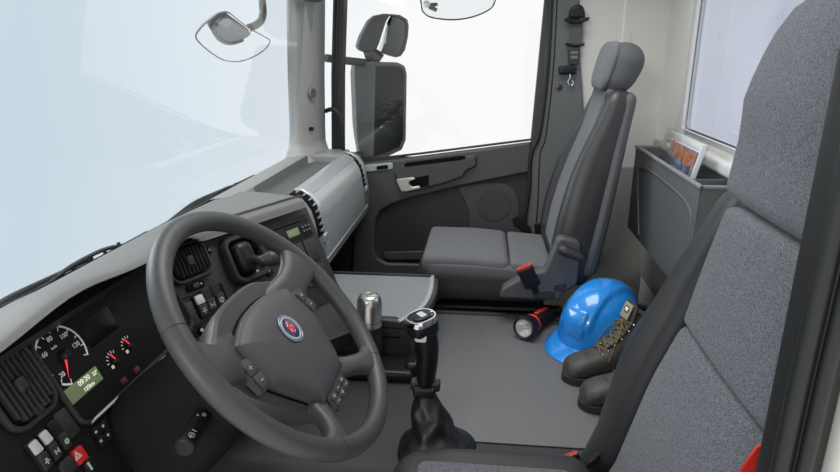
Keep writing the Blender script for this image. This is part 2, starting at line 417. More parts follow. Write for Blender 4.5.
# windscreen pane, gently curved
def windscreen():
    b = MB(); nx, nz = 24, 8; vs = []; fs = []
    for j in range(nz + 1):
        for i in range(nx + 1):
            t = i / nx; x = -0.12 + 2.06 * t; z = 0.80 + 0.72 * j / nz
            y = 0.812 - 0.045 * (2*t - 1)**4 - 0.14 * (z - 0.80)
            vs.append((x, y, z))
    for j in range(nz):
        for i in range(nx):
            a = j*(nx+1) + i; fs.append((a, a+1, a+nx+2, a+nx+1))
    o = b.add(vs, fs).build('window_1', windscreen_glass, kind='structure')
    MB().tube([(-0.12, 0.775, 0.817), (0.4, 0.803, 0.817), (1.0, 0.808, 0.817), (1.6, 0.795, 0.817), (1.9, 0.77, 0.817)], 0.008, 8, 6).build('glass_seal', rubber, o)
windscreen()

# passenger door
def door():
    d = MB().box(2.055, 2.075, -0.285, 0.66, 0.10, 0.80).build('door_1', doordark, kind='structure')
    z5 = lambda l: [(340 + x/3.63, 140 + y/3.63) for x, y in l]
    fr = z5([(62, 88), (300, 60), (693, 8), (694, 60), (690, 118), (520, 152), (420, 172), (330, 195), (250, 213), (190, 234), (150, 256), (132, 285), (125, 330), (124, 400), (136, 432), (170, 448), (420, 455), (420, 520), (40, 520)])
    yzprism(MB(), pxX(fr, 2.03), 2.03, 2.06).build('door_frame_panel', doorgrey, d, bevel=0.010, seg=3)
    sp_ = z5([(424, 172), (520, 156), (590, 158), (630, 178), (648, 215), (655, 300), (650, 420), (470, 420), (472, 330), (465, 260), (448, 210)])
    yzprism(MB(), pxX(sp_, 2.048), 2.048, 2.06).build('rear_door_pad', mat('door pad', (0.052, 0.053, 0.055), 0.55, bump=0.3, scale=700), d, bevel=0.004)
    sc_ = [(560 + 62*math.cos(a), 235 + 62*math.sin(a)) for a in [i*2*math.pi/28 for i in range(28)]]
    yzprism(MB(), pxX(z5(sc_), 2.046), 2.046, 2.052).build('speaker_cover', mat('speaker cover', (0.045, 0.046, 0.048), 0.6, bump=0.8, scale=1500), d, bevel=0.003)
    bn = z5([(160, 408), (300, 404), (420, 404), (420, 436), (175, 436), (160, 428)])
    yzprism(MB(), pxX(bn, 2.036), 2.036, 2.05).build('door_bin', doorgrey, d, bevel=0.004)
    # pull handle housing
    hs = z5([(193, 116), (236, 84), (330, 72), (490, 55), (497, 66), (494, 98), (458, 112), (445, 136), (380, 158), (300, 180), (236, 190), (215, 184), (203, 142)])
    yzprism(MB(), pxX(hs, 2.005), 2.005, 2.045).build('armrest', mat('armrest', (0.050, 0.051, 0.053), 0.45, bump=0.3, scale=700), d, bevel=0.008, seg=3)
    sl = z5([(236, 98), (232, 88), (245, 82), (445, 57), (456, 60), (455, 68), (440, 73)])
    yzprism(MB(), pxX(sl, 2.003), 2.003, 2.010).build('pull_slot', matt_black, d, bevel=0.002)
    rc = z5([(252, 140), (300, 132), (322, 128), (322, 166), (300, 172), (262, 176), (256, 160)])
    yzprism(MB(), pxX(rc, 2.002), 2.002, 2.01).build('handle_recess', matt_black, d, bevel=0.002)
    hd = z5([(205, 142), (268, 135), (274, 142), (252, 150), (250, 160), (262, 170), (290, 166), (292, 176), (240, 187), (222, 186), (210, 160)])
    yzprism(MB(), pxX(hd, 1.996), 1.990, 2.006).build('door_handle', mat('satin silver lever', (0.62, 0.61, 0.57), 0.35, metal=0.6), d, label='satin silver door release lever', bevel=0.003)
    sw = z5([(80, 100), (85, 92), (185, 82), (192, 88), (192, 106), (100, 116), (82, 112)])
    yzprism(MB(), pxX(sw, 2.022), 2.022, 2.03).build('lock_plate', silver, d, bevel=0.003)
    sb = z5([(132, 96), (172, 91), (174, 104), (134, 109)])
    yzprism(MB(), pxX(sb, 2.017), 2.017, 2.024).build('lock_button', matt_black, d, bevel=0.002)
    # belt line seal and door glass frame
    t = MB().tube(pxX([(345, 166), (420, 157), (531, 143)], 2.045), 0.006, 8)
    t.tube(pxX([(345, 162), (420, 153.5), (531, 139.5)], 2.06), 0.005, 8)
    t.build('belt_seal', rubber, d)
    rf = pxX([(549, -45), (531, 140), (530, 165), (541, 165), (546, 130), (556, -45)], 2.04)
    yzprism(MB(), rf, 2.04, 2.075).build('window_frame_rear', mat('door frame', (0.045, 0.046, 0.045), 0.5), d, bevel=0.004)
    gl = pxX([(336, 168), (532, 144), (552, -45), (336, -45)], 2.07)
    g = MB(); yzprism(g, gl, 2.068, 2.072)
    g.build('window_2', side_glass, kind='structure')
door()

# ================================================================== DASHBOARD
TILT = 25; TT = math.tan(R(TILT)); ZR = 0.80
JP = [V((-0.05, 0.66)), V((0.58, 0.664)), V((0.79, 0.571)), V((1.0, 0.478))]
def nrm(a, b): d = (b - a).normalized(); return V((d.y, -d.x))      # towards the driver
NS = [nrm(JP[i], JP[i+1]) for i in range(3)]
MI = [NS[0]] + [(NS[i] + NS[i+1]) / (1 + NS[i].dot(NS[i+1])) for i in range(2)] + [V((0, -1)) / -NS[2].y]
def jp(j, d, z): p = JP[j] + MI[j] * d; return V((p.x, p.y, z))
def yawof(i): n = NS[i]; return math.degrees(math.atan2(-n.x, -n.y))
FA = Frame((0.25, 0.66, ZR), 0, TILT)
FB = Frame((*(JP[1] + JP[2]) / 2, ZR), yawof(1), TILT)
FC = Frame((*(JP[2] + JP[3]) / 2, ZR), yawof(2), TILT)
dash = thing('dashboard', 'wraparound grey truck dashboard with gauges, vents, radio and silver glovebox under the windscreen', 'dashboard', (1.0, 0.6, 0.5))

def dash_body():
    WS = [(-0.05, 0.785), (0.58, 0.805), (0.95, 0.805), (1.22, 0.79)]
    def station(j, brow, zb):
        W = WS[j]; k = lambda d, z: jp(j, d, z)
        lipd, lipz = (0.055, 0.882) if brow else (0.0, 0.858)
        t = k(lipd - 0.06, lipz - 0.055); Wp = V((W[0], W[1], 0.820))
        mid = Wp.lerp(t, 0.5); mid.z = 0.5 * (0.828 + lipz) - 0.075
        rec = 0.0 if brow else 0.0
        return [Wp, mid, t, k(lipd - 0.034, lipz - 0.026), k(lipd - 0.024, lipz - 0.022), k(lipd - 0.028, lipz - 0.0235),
                k((ZR - 0.83)*TT - 0.008 if not brow else (ZR - 0.862)*TT - 0.008, 0.83 if not brow else 0.860), k((ZR - zb)*TT - 0.008, zb), k((ZR - zb)*TT + 0.004, zb - 0.012), k((ZR-zb)*TT - 0.04, zb - 0.08), V((min(W[0], 1.01), 0.80, zb - 0.1)), V((min(W[0], 1.01), 0.79, 0.78))]
    st = [station(0, True, 0.535), station(1, True, 0.535)]
    st2 = [station(1, False, 0.56), station(2, False, 0.54), station(3, False, 0.50)]
    # fade between brow and flat lip
    mid = [p.lerp(q, 0.5) for p, q in zip(station(1, True, 0.54), station(1, False, 0.56))]
    for p in mid: p.x += 0.012
    for p in st2[0]: p.x += 0.03; p.y -= 0.011
    body = MB().loft([st[0], st[1], mid] + st2)
    return body.build('dash_body', podgrey, dash, bevel=0.010, seg=3)
db = dash_body()

def dash_top():
    """light soft cover over the top, from the glass to the rounded brow"""
    rows = []
    n = 40
    for i in range(n + 1):
        t = i / n
        x = 1.0
        if t < 0.5:
            x = -0.05 + 0.66 * t / 0.5; base = V((x, 0.66)); m = NS[0]; br = 1.0
        else:
            q = (t - 0.5) / 0.5
            if q < 0.5: base = V((0.61, 0.652)).lerp(JP[2], q / 0.5); m = NS[1]
            else: base = JP[2].lerp(JP[3] + V((0.003, 0.0)), (q - 0.5) / 0.5); m = NS[1].lerp(NS[2], q)
            br = max(0.0, 1 - q / 0.18)
        ld = 0.060 * br; lz = 0.862 + (0.022 + 0.022 * math.exp(-((x - 0.23) / 0.13)**2) if t < 0.5 else 0.022) * br
        lip = base + m.normalized() * ld
        wx = -0.05 + (1.20 + 0.05) * t; wp = V((wx, 0.800 - 0.03 * max(0, t - 0.7) / 0.3, 0.829))
        a = V((lip.x, lip.y, lz)); mm = V((-m.normalized().x, -m.normalized().y, 0)); dz = lz - 0.829
        row = [wp, wp.lerp(a, 0.10) + V((0, 0, 0.10 * dz)), wp.lerp(a, 0.45) + V((0, 0, 0.22 * dz)), wp.lerp(a, 0.75) + V((0, 0, 0.16 * dz)), a + mm * 0.016 - V((0, 0, 0.0005)), a + mm * 0.006 - V((0, 0, 0.002)), a - V((0, 0, 0.006)), a + mm * (0.003 * br - 0.002 * (1 - br)) - V((0, 0, 0.009 * br + 0.016 * (1 - br))), a + mm * (0.030 * br - 0.006 * (1 - br)) - V((0, 0, 0.009 * br + 0.022 * (1 - br)))]
        rows.append(row)
    b = MB().loft(rows, None, False, False, closed=False)
    return b.build('dash_top_cover', dashgrey, dash, sharp=60)
dash_top()

# ---- passenger side unit: shelf, silver glovebox, round-ended vents
PROF = [(0.795, 0.828), (0.735, 0.838), (0.718, 0.835), (0.705, 0.806), (0.592, 0.800), (0.584, 0.824), (0.560, 0.822), (0.536, 0.806), (0.517, 0.778), (0.506, 0.740), (0.499, 0.690), (0.496, 0.640), (0.498, 0.600), (0.505, 0.566), (0.530, 0.520), (0.58, 0.47), (0.80, 0.44), (0.808, 0.79)]
MB().loft([[(x, y, z) for y, z in PROF[:15]] for x in (1.10, 1.60, 2.035)], None, False, False, closed=False).build('passenger_fascia', mat('light fascia grey', (0.25, 0.255, 0.245), 0.5, bump=0.3, scale=800), dash, sharp=30)
MB().loft([[(x, y, z) for y, z in PROF[14:] + PROF[:1]] for x in (1.10, 2.035)], None, False, False, closed=False).build('fascia_underside', dark, dash, sharp=30)
for x_ in (1.10, 2.035): MB().add([(x_, y, z) for y, z in PROF], [tuple(range(len(PROF)))]).build('fascia_end', dark, dash)
def strip(x0, x1, i0, i1, off, thick, n=1):
    P = PROF[i0:i1+1]; out = []; inn = []
    for k, (y, z) in enumerate(P):
        a = V(P[max(0, k-1)]); c = V(P[min(len(P)-1, k+1)]); t = (c - a).normalized(); nn = V((t.y, -t.x))
        if nn.x > 0 and nn.y < 0: nn = -nn
        out.append(V((y, z)) + nn * off); inn.append(V((y, z)) + nn * (off - thick))
    ringpts = out + inn[::-1]
    return MB().loft([[(x, p.x, p.y) for p in ringpts] for x in (x0, x1)])
MB().loft([[(x, y, z) for y, z in ((0.716, 0.835), (0.704, 0.8085), (0.594, 0.803), (0.586, 0.824))] for x in (1.25, 1.86)], None, False, False, closed=False).build('shelf_tray', mat('shelf liner', (0.10, 0.105, 0.10), 0.55, bump=0.4, scale=900), dash)
MB().soft(1.865, 2.03, 0.575, 0.745, 0.79, 0.836, 0.010).build('shelf_end_lip', mat('light fascia grey', (0, 0, 0)), dash)
strip(1.275, 1.905, 5, 9, 0.006, 0.012).build('glovebox_upper_lid', silver, dash, bevel=0.002)
strip(1.262, 1.915, 5, 7, 0.009, 0.012).build('glovebox_top_highlight', brightsilver, dash, bevel=0.003)  # highlight along the lid's top edge, painted as a brighter silver strip
strip(1.275, 1.905, 9, 12, 0.005, 0.012).build('glovebox_lower_lid', silver, dash, bevel=0.002)
strip(1.16, 1.985, 12, 13, 0.008, 0.014).build('silver_trim_strip', brightsilver, dash, bevel=0.002)
MB().slab(M.Translation((1.62, 0.517, 0.768)) @ M.Rotation(R(90), 4, 'X') @ M.Rotation(R(-22), 4, 'X'), 0.04, 0.018, 0.006, 0.003).build('glovebox_latch', silver, dash)
def arc_vent(x0, x1):
    v = strip(x0, x1, 5, 10, 0.004, 0.01).build('arc_vent', matt_black, dash)
    strip(x1, x1 + 0.022, 5, 10, 0.010, 0.016).build('vent_rim', brightsilver, v, bevel=0.003)
    # fins across the arc
    P = [V(p) for p in PROF[5:11]]; Lg = [0]
    for a, c in zip(P, P[1:]): Lg.append(Lg[-1] + (c - a).length)
    for k in range(8):
        s = Lg[-1] * (k + 0.8) / 8.6
        i = max(j for j in range(len(P) - 1) if Lg[j] <= s); t = (s - Lg[i]) / (Lg[i+1] - Lg[i])
        p = P[i].lerp(P[i+1], t); d = (P[i+1] - P[i]).normalized(); nn = V((d.y, -d.x))
        m = M((V((1, 0, 0)), V((0, d.x, d.y)), V((0, nn.x, nn.y)))).transposed().to_4x4(); m.translation = (0, p.x, p.y)
        MB().box(x0 + 0.018, x1, -0.0022, 0.0022, 0.0, 0.009, m).build('vent_fin', silver, v)
    for i0 in (0, len(P) - 1):
        pass
    MB().soft(x1 - 0.01, x1 + 0.024, 0.487, 0.508, 0.664, 0.690, 0.006).build('vent_wheel', brightsilver, v)
arc_vent(1.195, 1.245); arc_vent(1.920, 1.955)

# ---- instrument panel
ip = MB()
ip.slab(FA.at(0.02, -0.114, -0.010), 0.62, 0.323, 0.008, 0.01).build('instrument_panel', black, dash)
cl = MB().slab(FA.at(0.133, -0.046), 0.365, 0.155, 0.004, 0.02).build('instrument_cluster', darkglass, dash)
MB().ring(FA.at(0.133, -0.046), 0.379, 0.169, 0.008, 0.007, 0.026).build('cluster_bezel', dark, cl)
H = 0.0045
c = FA.uv(63, 355, H)
def arc_pts(r, a0, a1, n): return [(c[0] + r*math.cos(R(a0+(a1-a0)*i/n)), c[1] + r*math.sin(R(a0+(a1-a0)*i/n))) for i in range(n+1)]
RS = 0.0495
o_, i_ = arc_pts(RS, 252, 228, 4), arc_pts(RS*0.93, 252, 228, 4)
g = MB()
for k in range(4): g.add([(o_[k][0], o_[k][1], H), (o_[k+1][0], o_[k+1][1], H), (i_[k+1][0], i_[k+1][1], H), (i_[k][0], i_[k][1], H)], [(0, 1, 2, 3)], FA.m)
o_, i_ = arc_pts(RS, 165, -30, 26), arc_pts(RS*0.93, 165, -30, 26)
for k in range(26): g.add([(o_[k][0], o_[k][1], H), (o_[k+1][0], o_[k+1][1], H), (i_[k+1][0], i_[k+1][1], H), (i_[k][0], i_[k][1], H)], [(0, 1, 2, 3)], FA.m)
for k in range(13):
    a = 250 - k * 23.3; ca, sa = math.cos(R(a)), math.sin(R(a))
    g.slab(FA.at(c[0] + RS*0.86*ca, c[1] + RS*0.86*sa, H, a), 0.006, 0.0016, 0.0004, 0.0002, 0.0001, 1)
for a, s in ((228, '20'), (150, '60'), (98, '80'), (48, '100'), (2, '120')):
    g.text(FA.at(c[0] + RS*0.66*math.cos(R(a)), c[1] + RS*0.66*math.sin(R(a)), H), s, 0.0115)
g.text(FA.at(c[0] - 0.006, c[1] + 0.018, H), 'km/h', 0.006)
g.build('speedometer_scale', white, cl, fix=False)
q_ = FA.uv(67.5, 379, H); ka = math.atan2(q_[1] - c[1], q_[0] - c[0]); ca, sa = math.cos(ka), math.sin(ka)
nd = MB().add([(c[0] - 0.0032*sa, c[1] + 0.0032*ca, H+0.004), (c[0] + 0.0032*sa, c[1] - 0.0032*ca, H+0.004), (c[0] + 0.040*ca, c[1] + 0.040*sa, H+0.003), (c[0], c[1], H + 0.007)], [(0, 1, 2), (0, 2, 3), (1, 3, 2), (0, 3, 1)], FA.m)
nd.build('speedometer_needle', redlight, cl)
MB().lathe([(0.0, 0.012), (0.006, 0.012), (0.009, 0.008), (0.010, 0.0)], FA.at(c[0], c[1], H)).build('needle_hub', black, cl)
m_ = FA.px(84, 385, H)
MB().slab(m_, 0.080, 0.026, 0.0008, 0.002).build('trip_display', lcd, cl)
t = MB().text(m_ @ M.Translation((0.004, 0.006, 0.0012)), '09:20', 0.0125).text(m_ @ M.Translation((0.006, -0.007, 0.0012)), '125km', 0.0095).text(m_ @ M.Translation((0.031, 0.004, 0.0012)), '22°', 0.009)
t.build('display_characters', lcdtext, cl, fix=False)
MB().slab(FA.px(99, 326, H), 0.082, 0.045, 0.001, 0.004).build('dark_display', screen, cl)
for u, v in ((115, 361), (129, 346)):
    q = FA.uv(u, v, H); d = MB()
    for k in range(6):
        a = 60 + 22 * k; d.slab(FA.at(q[0] + 0.017*math.cos(R(a)), q[1] + 0.017*math.sin(R(a)), H, a), 0.005, 0.0016, 0.0004, 0.0002, 0.0001, 1)
    d.slab(FA.at(q[0] - 0.011, q[1] - 0.006, H), 0.007, 0.006, 0.0004, 0.001, 0.0001, 2)
    sg = MB().lathe([(0.0, 0.006), (0.004, 0.006), (0.006, 0.003), (0.0065, 0)], FA.at(*q, H)).build('small_gauge', black, cl)
    d.build('gauge_marks', white, sg, fix=False)
    a = 112; MB().slab(FA.at(q[0] + 0.008*math.cos(R(a)), q[1] + 0.008*math.sin(R(a)), H + 0.004, a), 0.017, 0.003, 0.0015, 0.001).build('gauge_needle', redlight, sg)
q = FA.px(66, 314, H)
wl = MB().lathe([(0.0, 0.0012), (0.006, 0.0012), (0.0065, 0)], q, 12); wl.slab(q, 0.017, 0.006, 0.0011, 0.001)
wl.build('warning_lamp', redlight, cl, label='small red lit warning lamp')
for u, v in ((124, 381), (137, 370)):
    MB().slab(FA.px(u, v, H), 0.016, 0.011, 0.001, 0.002).build('unlit_lamp', mat('unlit red lamp', (0.10, 0.012, 0.012), 0.4), cl)
# silver line under the cluster
MB().tube([FA.pt(*FA.uv(88, 424), 0.006), FA.pt(*FA.uv(118, 396), 0.008), FA.pt(*FA.uv(162, 358), 0.008)], 0.0025, 8, 5).build('cluster_edge_line', silver, cl)

def vent(F, u, v, w_, h_, r, slats, parent):
    m0 = F.px(u, v)
    o = MB().slab(m0, w_ - 0.014, h_ - 0.014, 0.002, r).build('air_vent', matt_black, parent)
    MB().ring(m0, w_ + 0.002, h_ + 0.002, 0.009, 0.008, r).build('vent_frame', dark, o)
    for k in range(slats):
        x = -w_/2 + 0.016 + (w_ - 0.032) * k / (slats - 1)
        hh = h_ - (0.024 if 0 < k < slats - 1 else 0.040)
        MB().slab(m0 @ M.Translation((x, 0, 0.002)) @ M.Rotation(R(18), 4, 'Y'), 0.0022, hh, 0.009, 0.0008, 0.0005, 2).build('vent_slat', dark, o)
    MB().soft(-0.009, 0.009, -0.012, 0.012, 0.004, 0.017, 0.005, m=m0).build('vent_knob', dark, o)
    return o
vent(FA, 15, 387, 0.096, 0.118, 0.028, 8, dash)
vent(FB, 187, 262, 0.110, 0.085, 0.025, 9, dash)

def slider(F, u, v, wd):
    s = MB().slab(F.px(u, v), wd, 0.016, 0.004, 0.007).build('vent_slider', matt_black, dash)
    MB().slab(F.px(u, v), wd * 0.35, 0.012, 0.007, 0.003).build('slider_tab', dark, s)
    MB().slab(F.px(u, v) @ M.Translation((wd*0.3, 0, 0.0042)), 0.005, 0.004, 0.0006, 0.001).build('slider_mark', greyprint, s)
slider(FA, 36, 411, 0.050)
slider(FB, 195, 286, 0.048)

def rocker(F, u, v, ww, hh, top, icon=0, rot=0):
    m0 = F.px(u, v, 0, rot)
    o = MB().slab(m0, ww, hh, 0.006, 0.003, 0.0015).build('rocker_switch', black, dash)
    MB().slab(m0 @ M.Translation((0, -hh*0.22, 0.003)) @ M.Rotation(R(7), 4, 'X'), ww*0.86, hh*0.52, 0.007, 0.003, 0.002).build('switch_paddle', dark, o)
    if top: MB().slab(m0 @ M.Translation((0, hh*0.25, 0.004)) @ M.Rotation(R(-6), 4, 'X'), ww*0.82, hh*0.40, 0.006, 0.003, 0.002).build('switch_cap', lightgrey, o)
    d = MB(); q = m0 @ M.Translation((0, -hh*0.26, 0.0098)) @ M.Rotation(R(7), 4, 'X')
    if icon == 0: d.slab(q, ww*0.5, 0.0018, 0.0006, 0.0004, 0.0002, 1); d.slab(q, 0.0018, ww*0.5, 0.0006, 0.0004, 0.0002, 1); d.slab(q @ M.Translation((0, ww*.22, 0)), ww*0.3, 0.0016, 0.0006, 0.0004, 0.0002, 1)
    elif icon == 1:
        for k in (-1, 1): d.slab(q @ M.Translation((k*ww*0.18, 0, 0)), 0.0018, ww*0.45, 0.0006, 0.0004, 0.0002, 1)
        d.slab(q, ww*0.36, 0.0018, 0.0006, 0.0004, 0.0002, 1)
    else: d.ring(q, ww*0.5, ww*0.5, 0.0006, 0.0018, ww*0.25, 3); d.slab(q @ M.Rotation(R(45), 4, 'Z'), ww*0.34, 0.0016, 0.0006, 0.0004, 0.0002, 1)
    d.build('switch_icon', mat('pale green print', (0.40, 0.50, 0.36), 0.5) if F is FA else greyprint, o, fix=False)
    return o
# left switch bank
lb = FA.uv(56, 437)
rocker(FA, 37, 456, 0.0175, 0.050, True, 0)
rocker(FA, 47, 446, 0.0175, 0.050, True, 1)
rocker(FA, 57, 436, 0.0175, 0.050, False, 2)
MB().slab(FA.px(66, 424), 0.026, 0.046, 0.003, 0.004).build('blank_plate', dark, dash)
hz = MB().slab(FA.px(77.5, 456), 0.021, 0.024, 0.007, 0.003, 0.002).build('hazard_button', red, dash, label='red hazard button with a white triangle')
q = FA.px(77.5, 456, 0.0072); d = MB()
tri = [(math.cos(R(90+120*k)), math.sin(R(90+120*k))) for k in range(3)]
for s0, s1 in ((0.0085, 0.0068), (0.0046, 0.0030)):
    for k in range(3):
        a, b_ = tri[k], tri[(k+1) % 3]
        d.add([(a[0]*s0, a[1]*s0, 0.0004), (b_[0]*s0, b_[1]*s0, 0.0004), (b_[0]*s1, b_[1]*s1, 0.0004), (a[0]*s1, a[1]*s1, 0.0004)], [(0, 1, 2, 3)], q)
d.build('hazard_triangle', white, hz, fix=False)
ck = MB().slab(FA.px(90, 466), 0.026, 0.030, 0.008, 0.012, 0.003).build('rotary_knob', black, dash)
MB().slab(FA.px(90, 466, 0.008), 0.004, 0.014, 0.001, 0.001).build('knob_mark', greyprint, ck)
MB().slab(FA.px(66, 467), 0.024, 0.024, 0.006, 0.004).build('push_button', dark, dash)
for u, v in ((99, 427), (104, 433), (104, 439), (109, 443)):
    pass
for k, (du, dv) in enumerate(((-5, -2), (2, -8), (0, 7), (7, 1))):
    pb = MB().slab(FA.px(101 + du, 434 + dv), 0.017, 0.017, 0.005, 0.004, 0.0015).build('menu_button', black, dash)
    MB().slab(FA.px(101 + du, 434 + dv, 0.0052), 0.005, 0.004, 0.0005, 0.001, 0.0002, 2).build('button_mark', greyprint, pb)
# lower fascia below the instrument panel
MB().soft(-0.05, 0.56, 0.62, 0.80, 0.25, 0.52, 0.03, fn=lambda x, y, z: (x, y + (z - 0.60) * -0.10, z)).build('knee_panel', matt_black, dash)

# ---- switch panel behind the wheel (middle left)
MB().slab(FB.at(0, -0.06, -0.012), 0.25, 0.27, 0.010, 0.006).build('switch_panel', dark, dash)
for u, v, tp in ((200, 306, True), (208, 300, False), (217, 295, False)): rocker(FB, u, v, 0.026, 0.052, tp, 0 if tp else (1 if u < 210 else 2))
MB().slab(FB.px(190, 314), 0.030, 0.050, 0.003, 0.004).build('blank_plate', dark, dash)
MB().ring(FB.px(203, 305), 0.135, 0.066, 0.003, 0.003, 0.005).build('switch_bank_frame', dark, dash)
for u, v in ((202, 330), (222, 316)):
    kb = MB().lathe([(0.0, 0.012), (0.009, 0.012), (0.011, 0.008), (0.012, 0.0)], FB.px(u, v)).build('round_button', black, dash)
    MB().slab(FB.px(u, v, 0.0122), 0.008, 0.008, 0.0004, 0.0035, 0.0001).build('button_mark', greyprint, kb)
d = MB(); q = FB.px(213, 324, 0.0005)
d.ring(q, 0.018, 0.018, 0.0006, 0.0022, 0.005, 3); d.slab(q @ M.Translation((0.0, -0.013, 0)), 0.003, 0.016, 0.0006, 0.001, 0.0002, 1)
d.build('printed_symbol', white, dash, fix=False)
kk = MB().lathe([(0.0, 0.008), (0.0065, 0.008), (0.008, 0.005), (0.008, 0.0)], FB.px(209, 250)).build('lock_cylinder', dark, dash)
MB().slab(FB.px(209, 250, 0.008), 0.006, 0.0015, 0.0006, 0.0005).build('key_slot', greyprint, kk)

# ---- radio panel (middle, turned to the driver)
MB().slab(FC.at(0, -0.075, -0.012), 0.285, 0.30, 0.010, 0.006).build('radio_panel', dark, dash)
def radio():
    a, b_ = FC.uv(305, 216)
    cx, cy = a - 0.094, b_ - 0.026
    o = MB().slab(FC.at(cx, cy), 0.186, 0.056, 0.006, 0.003, 0.0015).build('radio', black, dash, label='black car radio with a green display')
    MB().ring(FC.at(cx, cy), 0.196, 0.066, 0.004, 0.005, 0.004).build('radio_frame', dark, o)
    MB().slab(FC.at(cx - 0.005, cy + 0.017, 0.006), 0.135, 0.004, 0.0006, 0.001).build('disc_slot', matt_black, o)
    MB().slab(FC.at(cx + 0.022, cy - 0.006, 0.006), 0.044, 0.020, 0.001, 0.002).build('radio_display', lcd, o)
    for i in range(3):
        for k in range(2):
            MB().slab(FC.at(cx + 0.060 + 0.012*i, cy + 0.0 - 0.012*k, 0.006), 0.009, 0.008, 0.003, 0.002, 0.001).build('radio_button', dark, o)
            MB().slab(FC.at(cx + 0.060 + 0.012*i, cy + 0.0 - 0.012*k, 0.0092), 0.003, 0.003, 0.0004, 0.001, 0.0002, 1).build('button_mark', greyprint, o)
    for i in range(3): MB().slab(FC.at(cx + 0.072 + 0.009*i, cy + 0.019, 0.006), 0.006, 0.006, 0.002, 0.002, 0.001).build('radio_button', dark, o)
    for sx in (-0.07,): MB().lathe([(0.0, 0.014), (0.011, 0.014), (0.012, 0.0)], FC.at(cx + sx, cy - 0.004, 0.005)).build('volume_knob', dark, o)
    for i, (dx, w_) in enumerate(((0.068, 0.046), (0.018, 0.046), (-0.032, 0.046))):
        MB().slab(FC.at(cx + dx, cy - 0.066), w_, 0.062, 0.004, 0.005, 0.002).build('blank_plate', dark, dash)
    for i in range(3): MB().slab(FC.at(cx - 0.02 + i*0.045, cy - 0.135), 0.040, 0.048, 0.004, 0.004, 0.002).build('blank_plate', dark, dash)
radio()
for u, v in ((258, 272), (268, 270)):
    o = MB().slab(FB.px(u, v), 0.022, 0.030, 0.008, 0.006, 0.003).build('heater_switch', black, dash)
    MB().slab(FB.px(u, v, 0.008), 0.010, 0.010, 0.002, 0.003).build('switch_cap', lightgrey, o)
for u, v in ((290, 278),):
    o = MB().slab(FC.px(u, v), 0.040, 0.022, 0.006, 0.003, 0.002).build('heater_panel_button', black, dash)
    MB().slab(FC.px(u, v, 0.006), 0.018, 0.008, 0.001, 0.002).build('button_mark', greyprint, o)
MB().slab(FC.px(276, 290), 0.045, 0.030, 0.003, 0.004).build('blank_plate', dark, dash)
MB().lathe([(0.0, 0.016), (0.011, 0.016), (0.014, 0.010), (0.015, 0.0)], FC.px(257, 247)).build('heater_knob', black, dash)
# pale round coin holder plate under the brake lever
MB().slab(FB.px(253, 298), 0.080, 0.075, 0.004, 0.012, 0.003).build('lower_cover', mat('cover grey', (0.05, 0.051, 0.052), 0.5, bump=0.3, scale=900), dash)
MB().lathe([(0.0, 0.006), (0.020, 0.006), (0.0215, 0.004)], FB.px(256, 300)).build('round_cap', dark, dash)

# parking brake: cup and lever
pk = thing('parking_brake_lever', 'olive black parking brake knob in a square black cup between the centre vent and radio', 'brake lever', FB.pt(*FB.uv(246, 260)))
MB().ring(FB.px(243, 258), 0.118, 0.118, 0.022, 0.016, 0.030).build('cup_rim', dark, pk)
MB().slab(FB.px(243, 258), 0.09, 0.09, 0.003, 0.02).build('cup_floor', matt_black, pk)
MB().soft(-0.030, 0.022, -0.038, 0.038, 0.0, 0.040, 0.018, m=FB.px(240, 259)).build('cup_dome', black, pk)
p0 = FB.pt(*FB.uv(245, 262), 0.03); p1 = FB.pt(*FB.uv(262, 260, 0.075), 0.075); p2 = FB.pt(*FB.uv(279, 257, 0.095), 0.095)
MB().tube([p0, p0.lerp(p1, 0.5), p1, p1.lerp(p2, 0.4), p1.lerp(p2, 0.85), p2], [0.010, 0.0095, 0.012, 0.0185, 0.0195, 0.014], 14, 5).build('lever_knob', olive, pk)
d_ = (p2 - p1).normalized(); qm = M.Translation(p2) @ d_.to_track_quat('Z', 'Y').to_matrix().to_4x4()
MB().lathe([(0.0, 0.004), (0.007, 0.003), (0.009, -0.002)], qm).build('knob_end_mark', greyprint, pk)

# ================================================================== STEERING WHEEL
WC = V((0.319, 0.317, 0.818)); wt = R(43.2); WN = V((0, -math.cos(wt), math.sin(wt)))
FWh = Frame(WC, 0, 0, ex=V((1, 0, 0)), n=WN)
sw = thing('steering_wheel', 'large dark grey four-spoke steering wheel with a round blue emblem on the hub', 'steering wheel', WC)
RM = 0.2225; rr_ = 0.0178
def torus():
    rings = []
    for i in range(97):
        a = 2*math.pi*i/96; rings.append([((RM + rr_*math.cos(t))*math.cos(a), (RM + rr_*math.cos(t))*math.sin(a), rr_*0.95*math.sin(t)) for t in [2*math.pi*k/16 for k in range(16)]])
    return MB().loft(rings, FWh.m, False, False)
rim = torus().build('rim', wheelskin, sw)
for a in (30, 150, 232, 308):
    ca, sa = math.cos(R(a)), math.sin(R(a))
    pts = [((RM + (rr_+0.0004)*math.cos(t))*ca, (RM + (rr_+0.0004)*math.cos(t))*sa, (rr_+0.0004)*0.95*math.sin(t)) for t in [2*math.pi*k/20 for k in range(20)]]
    MB().tube([FWh.m @ V(p) for p in pts], 0.0005, 5, closed=True).build('seam', mat('seam grey', (0.035, 0.035, 0.035), 0.5), rim)
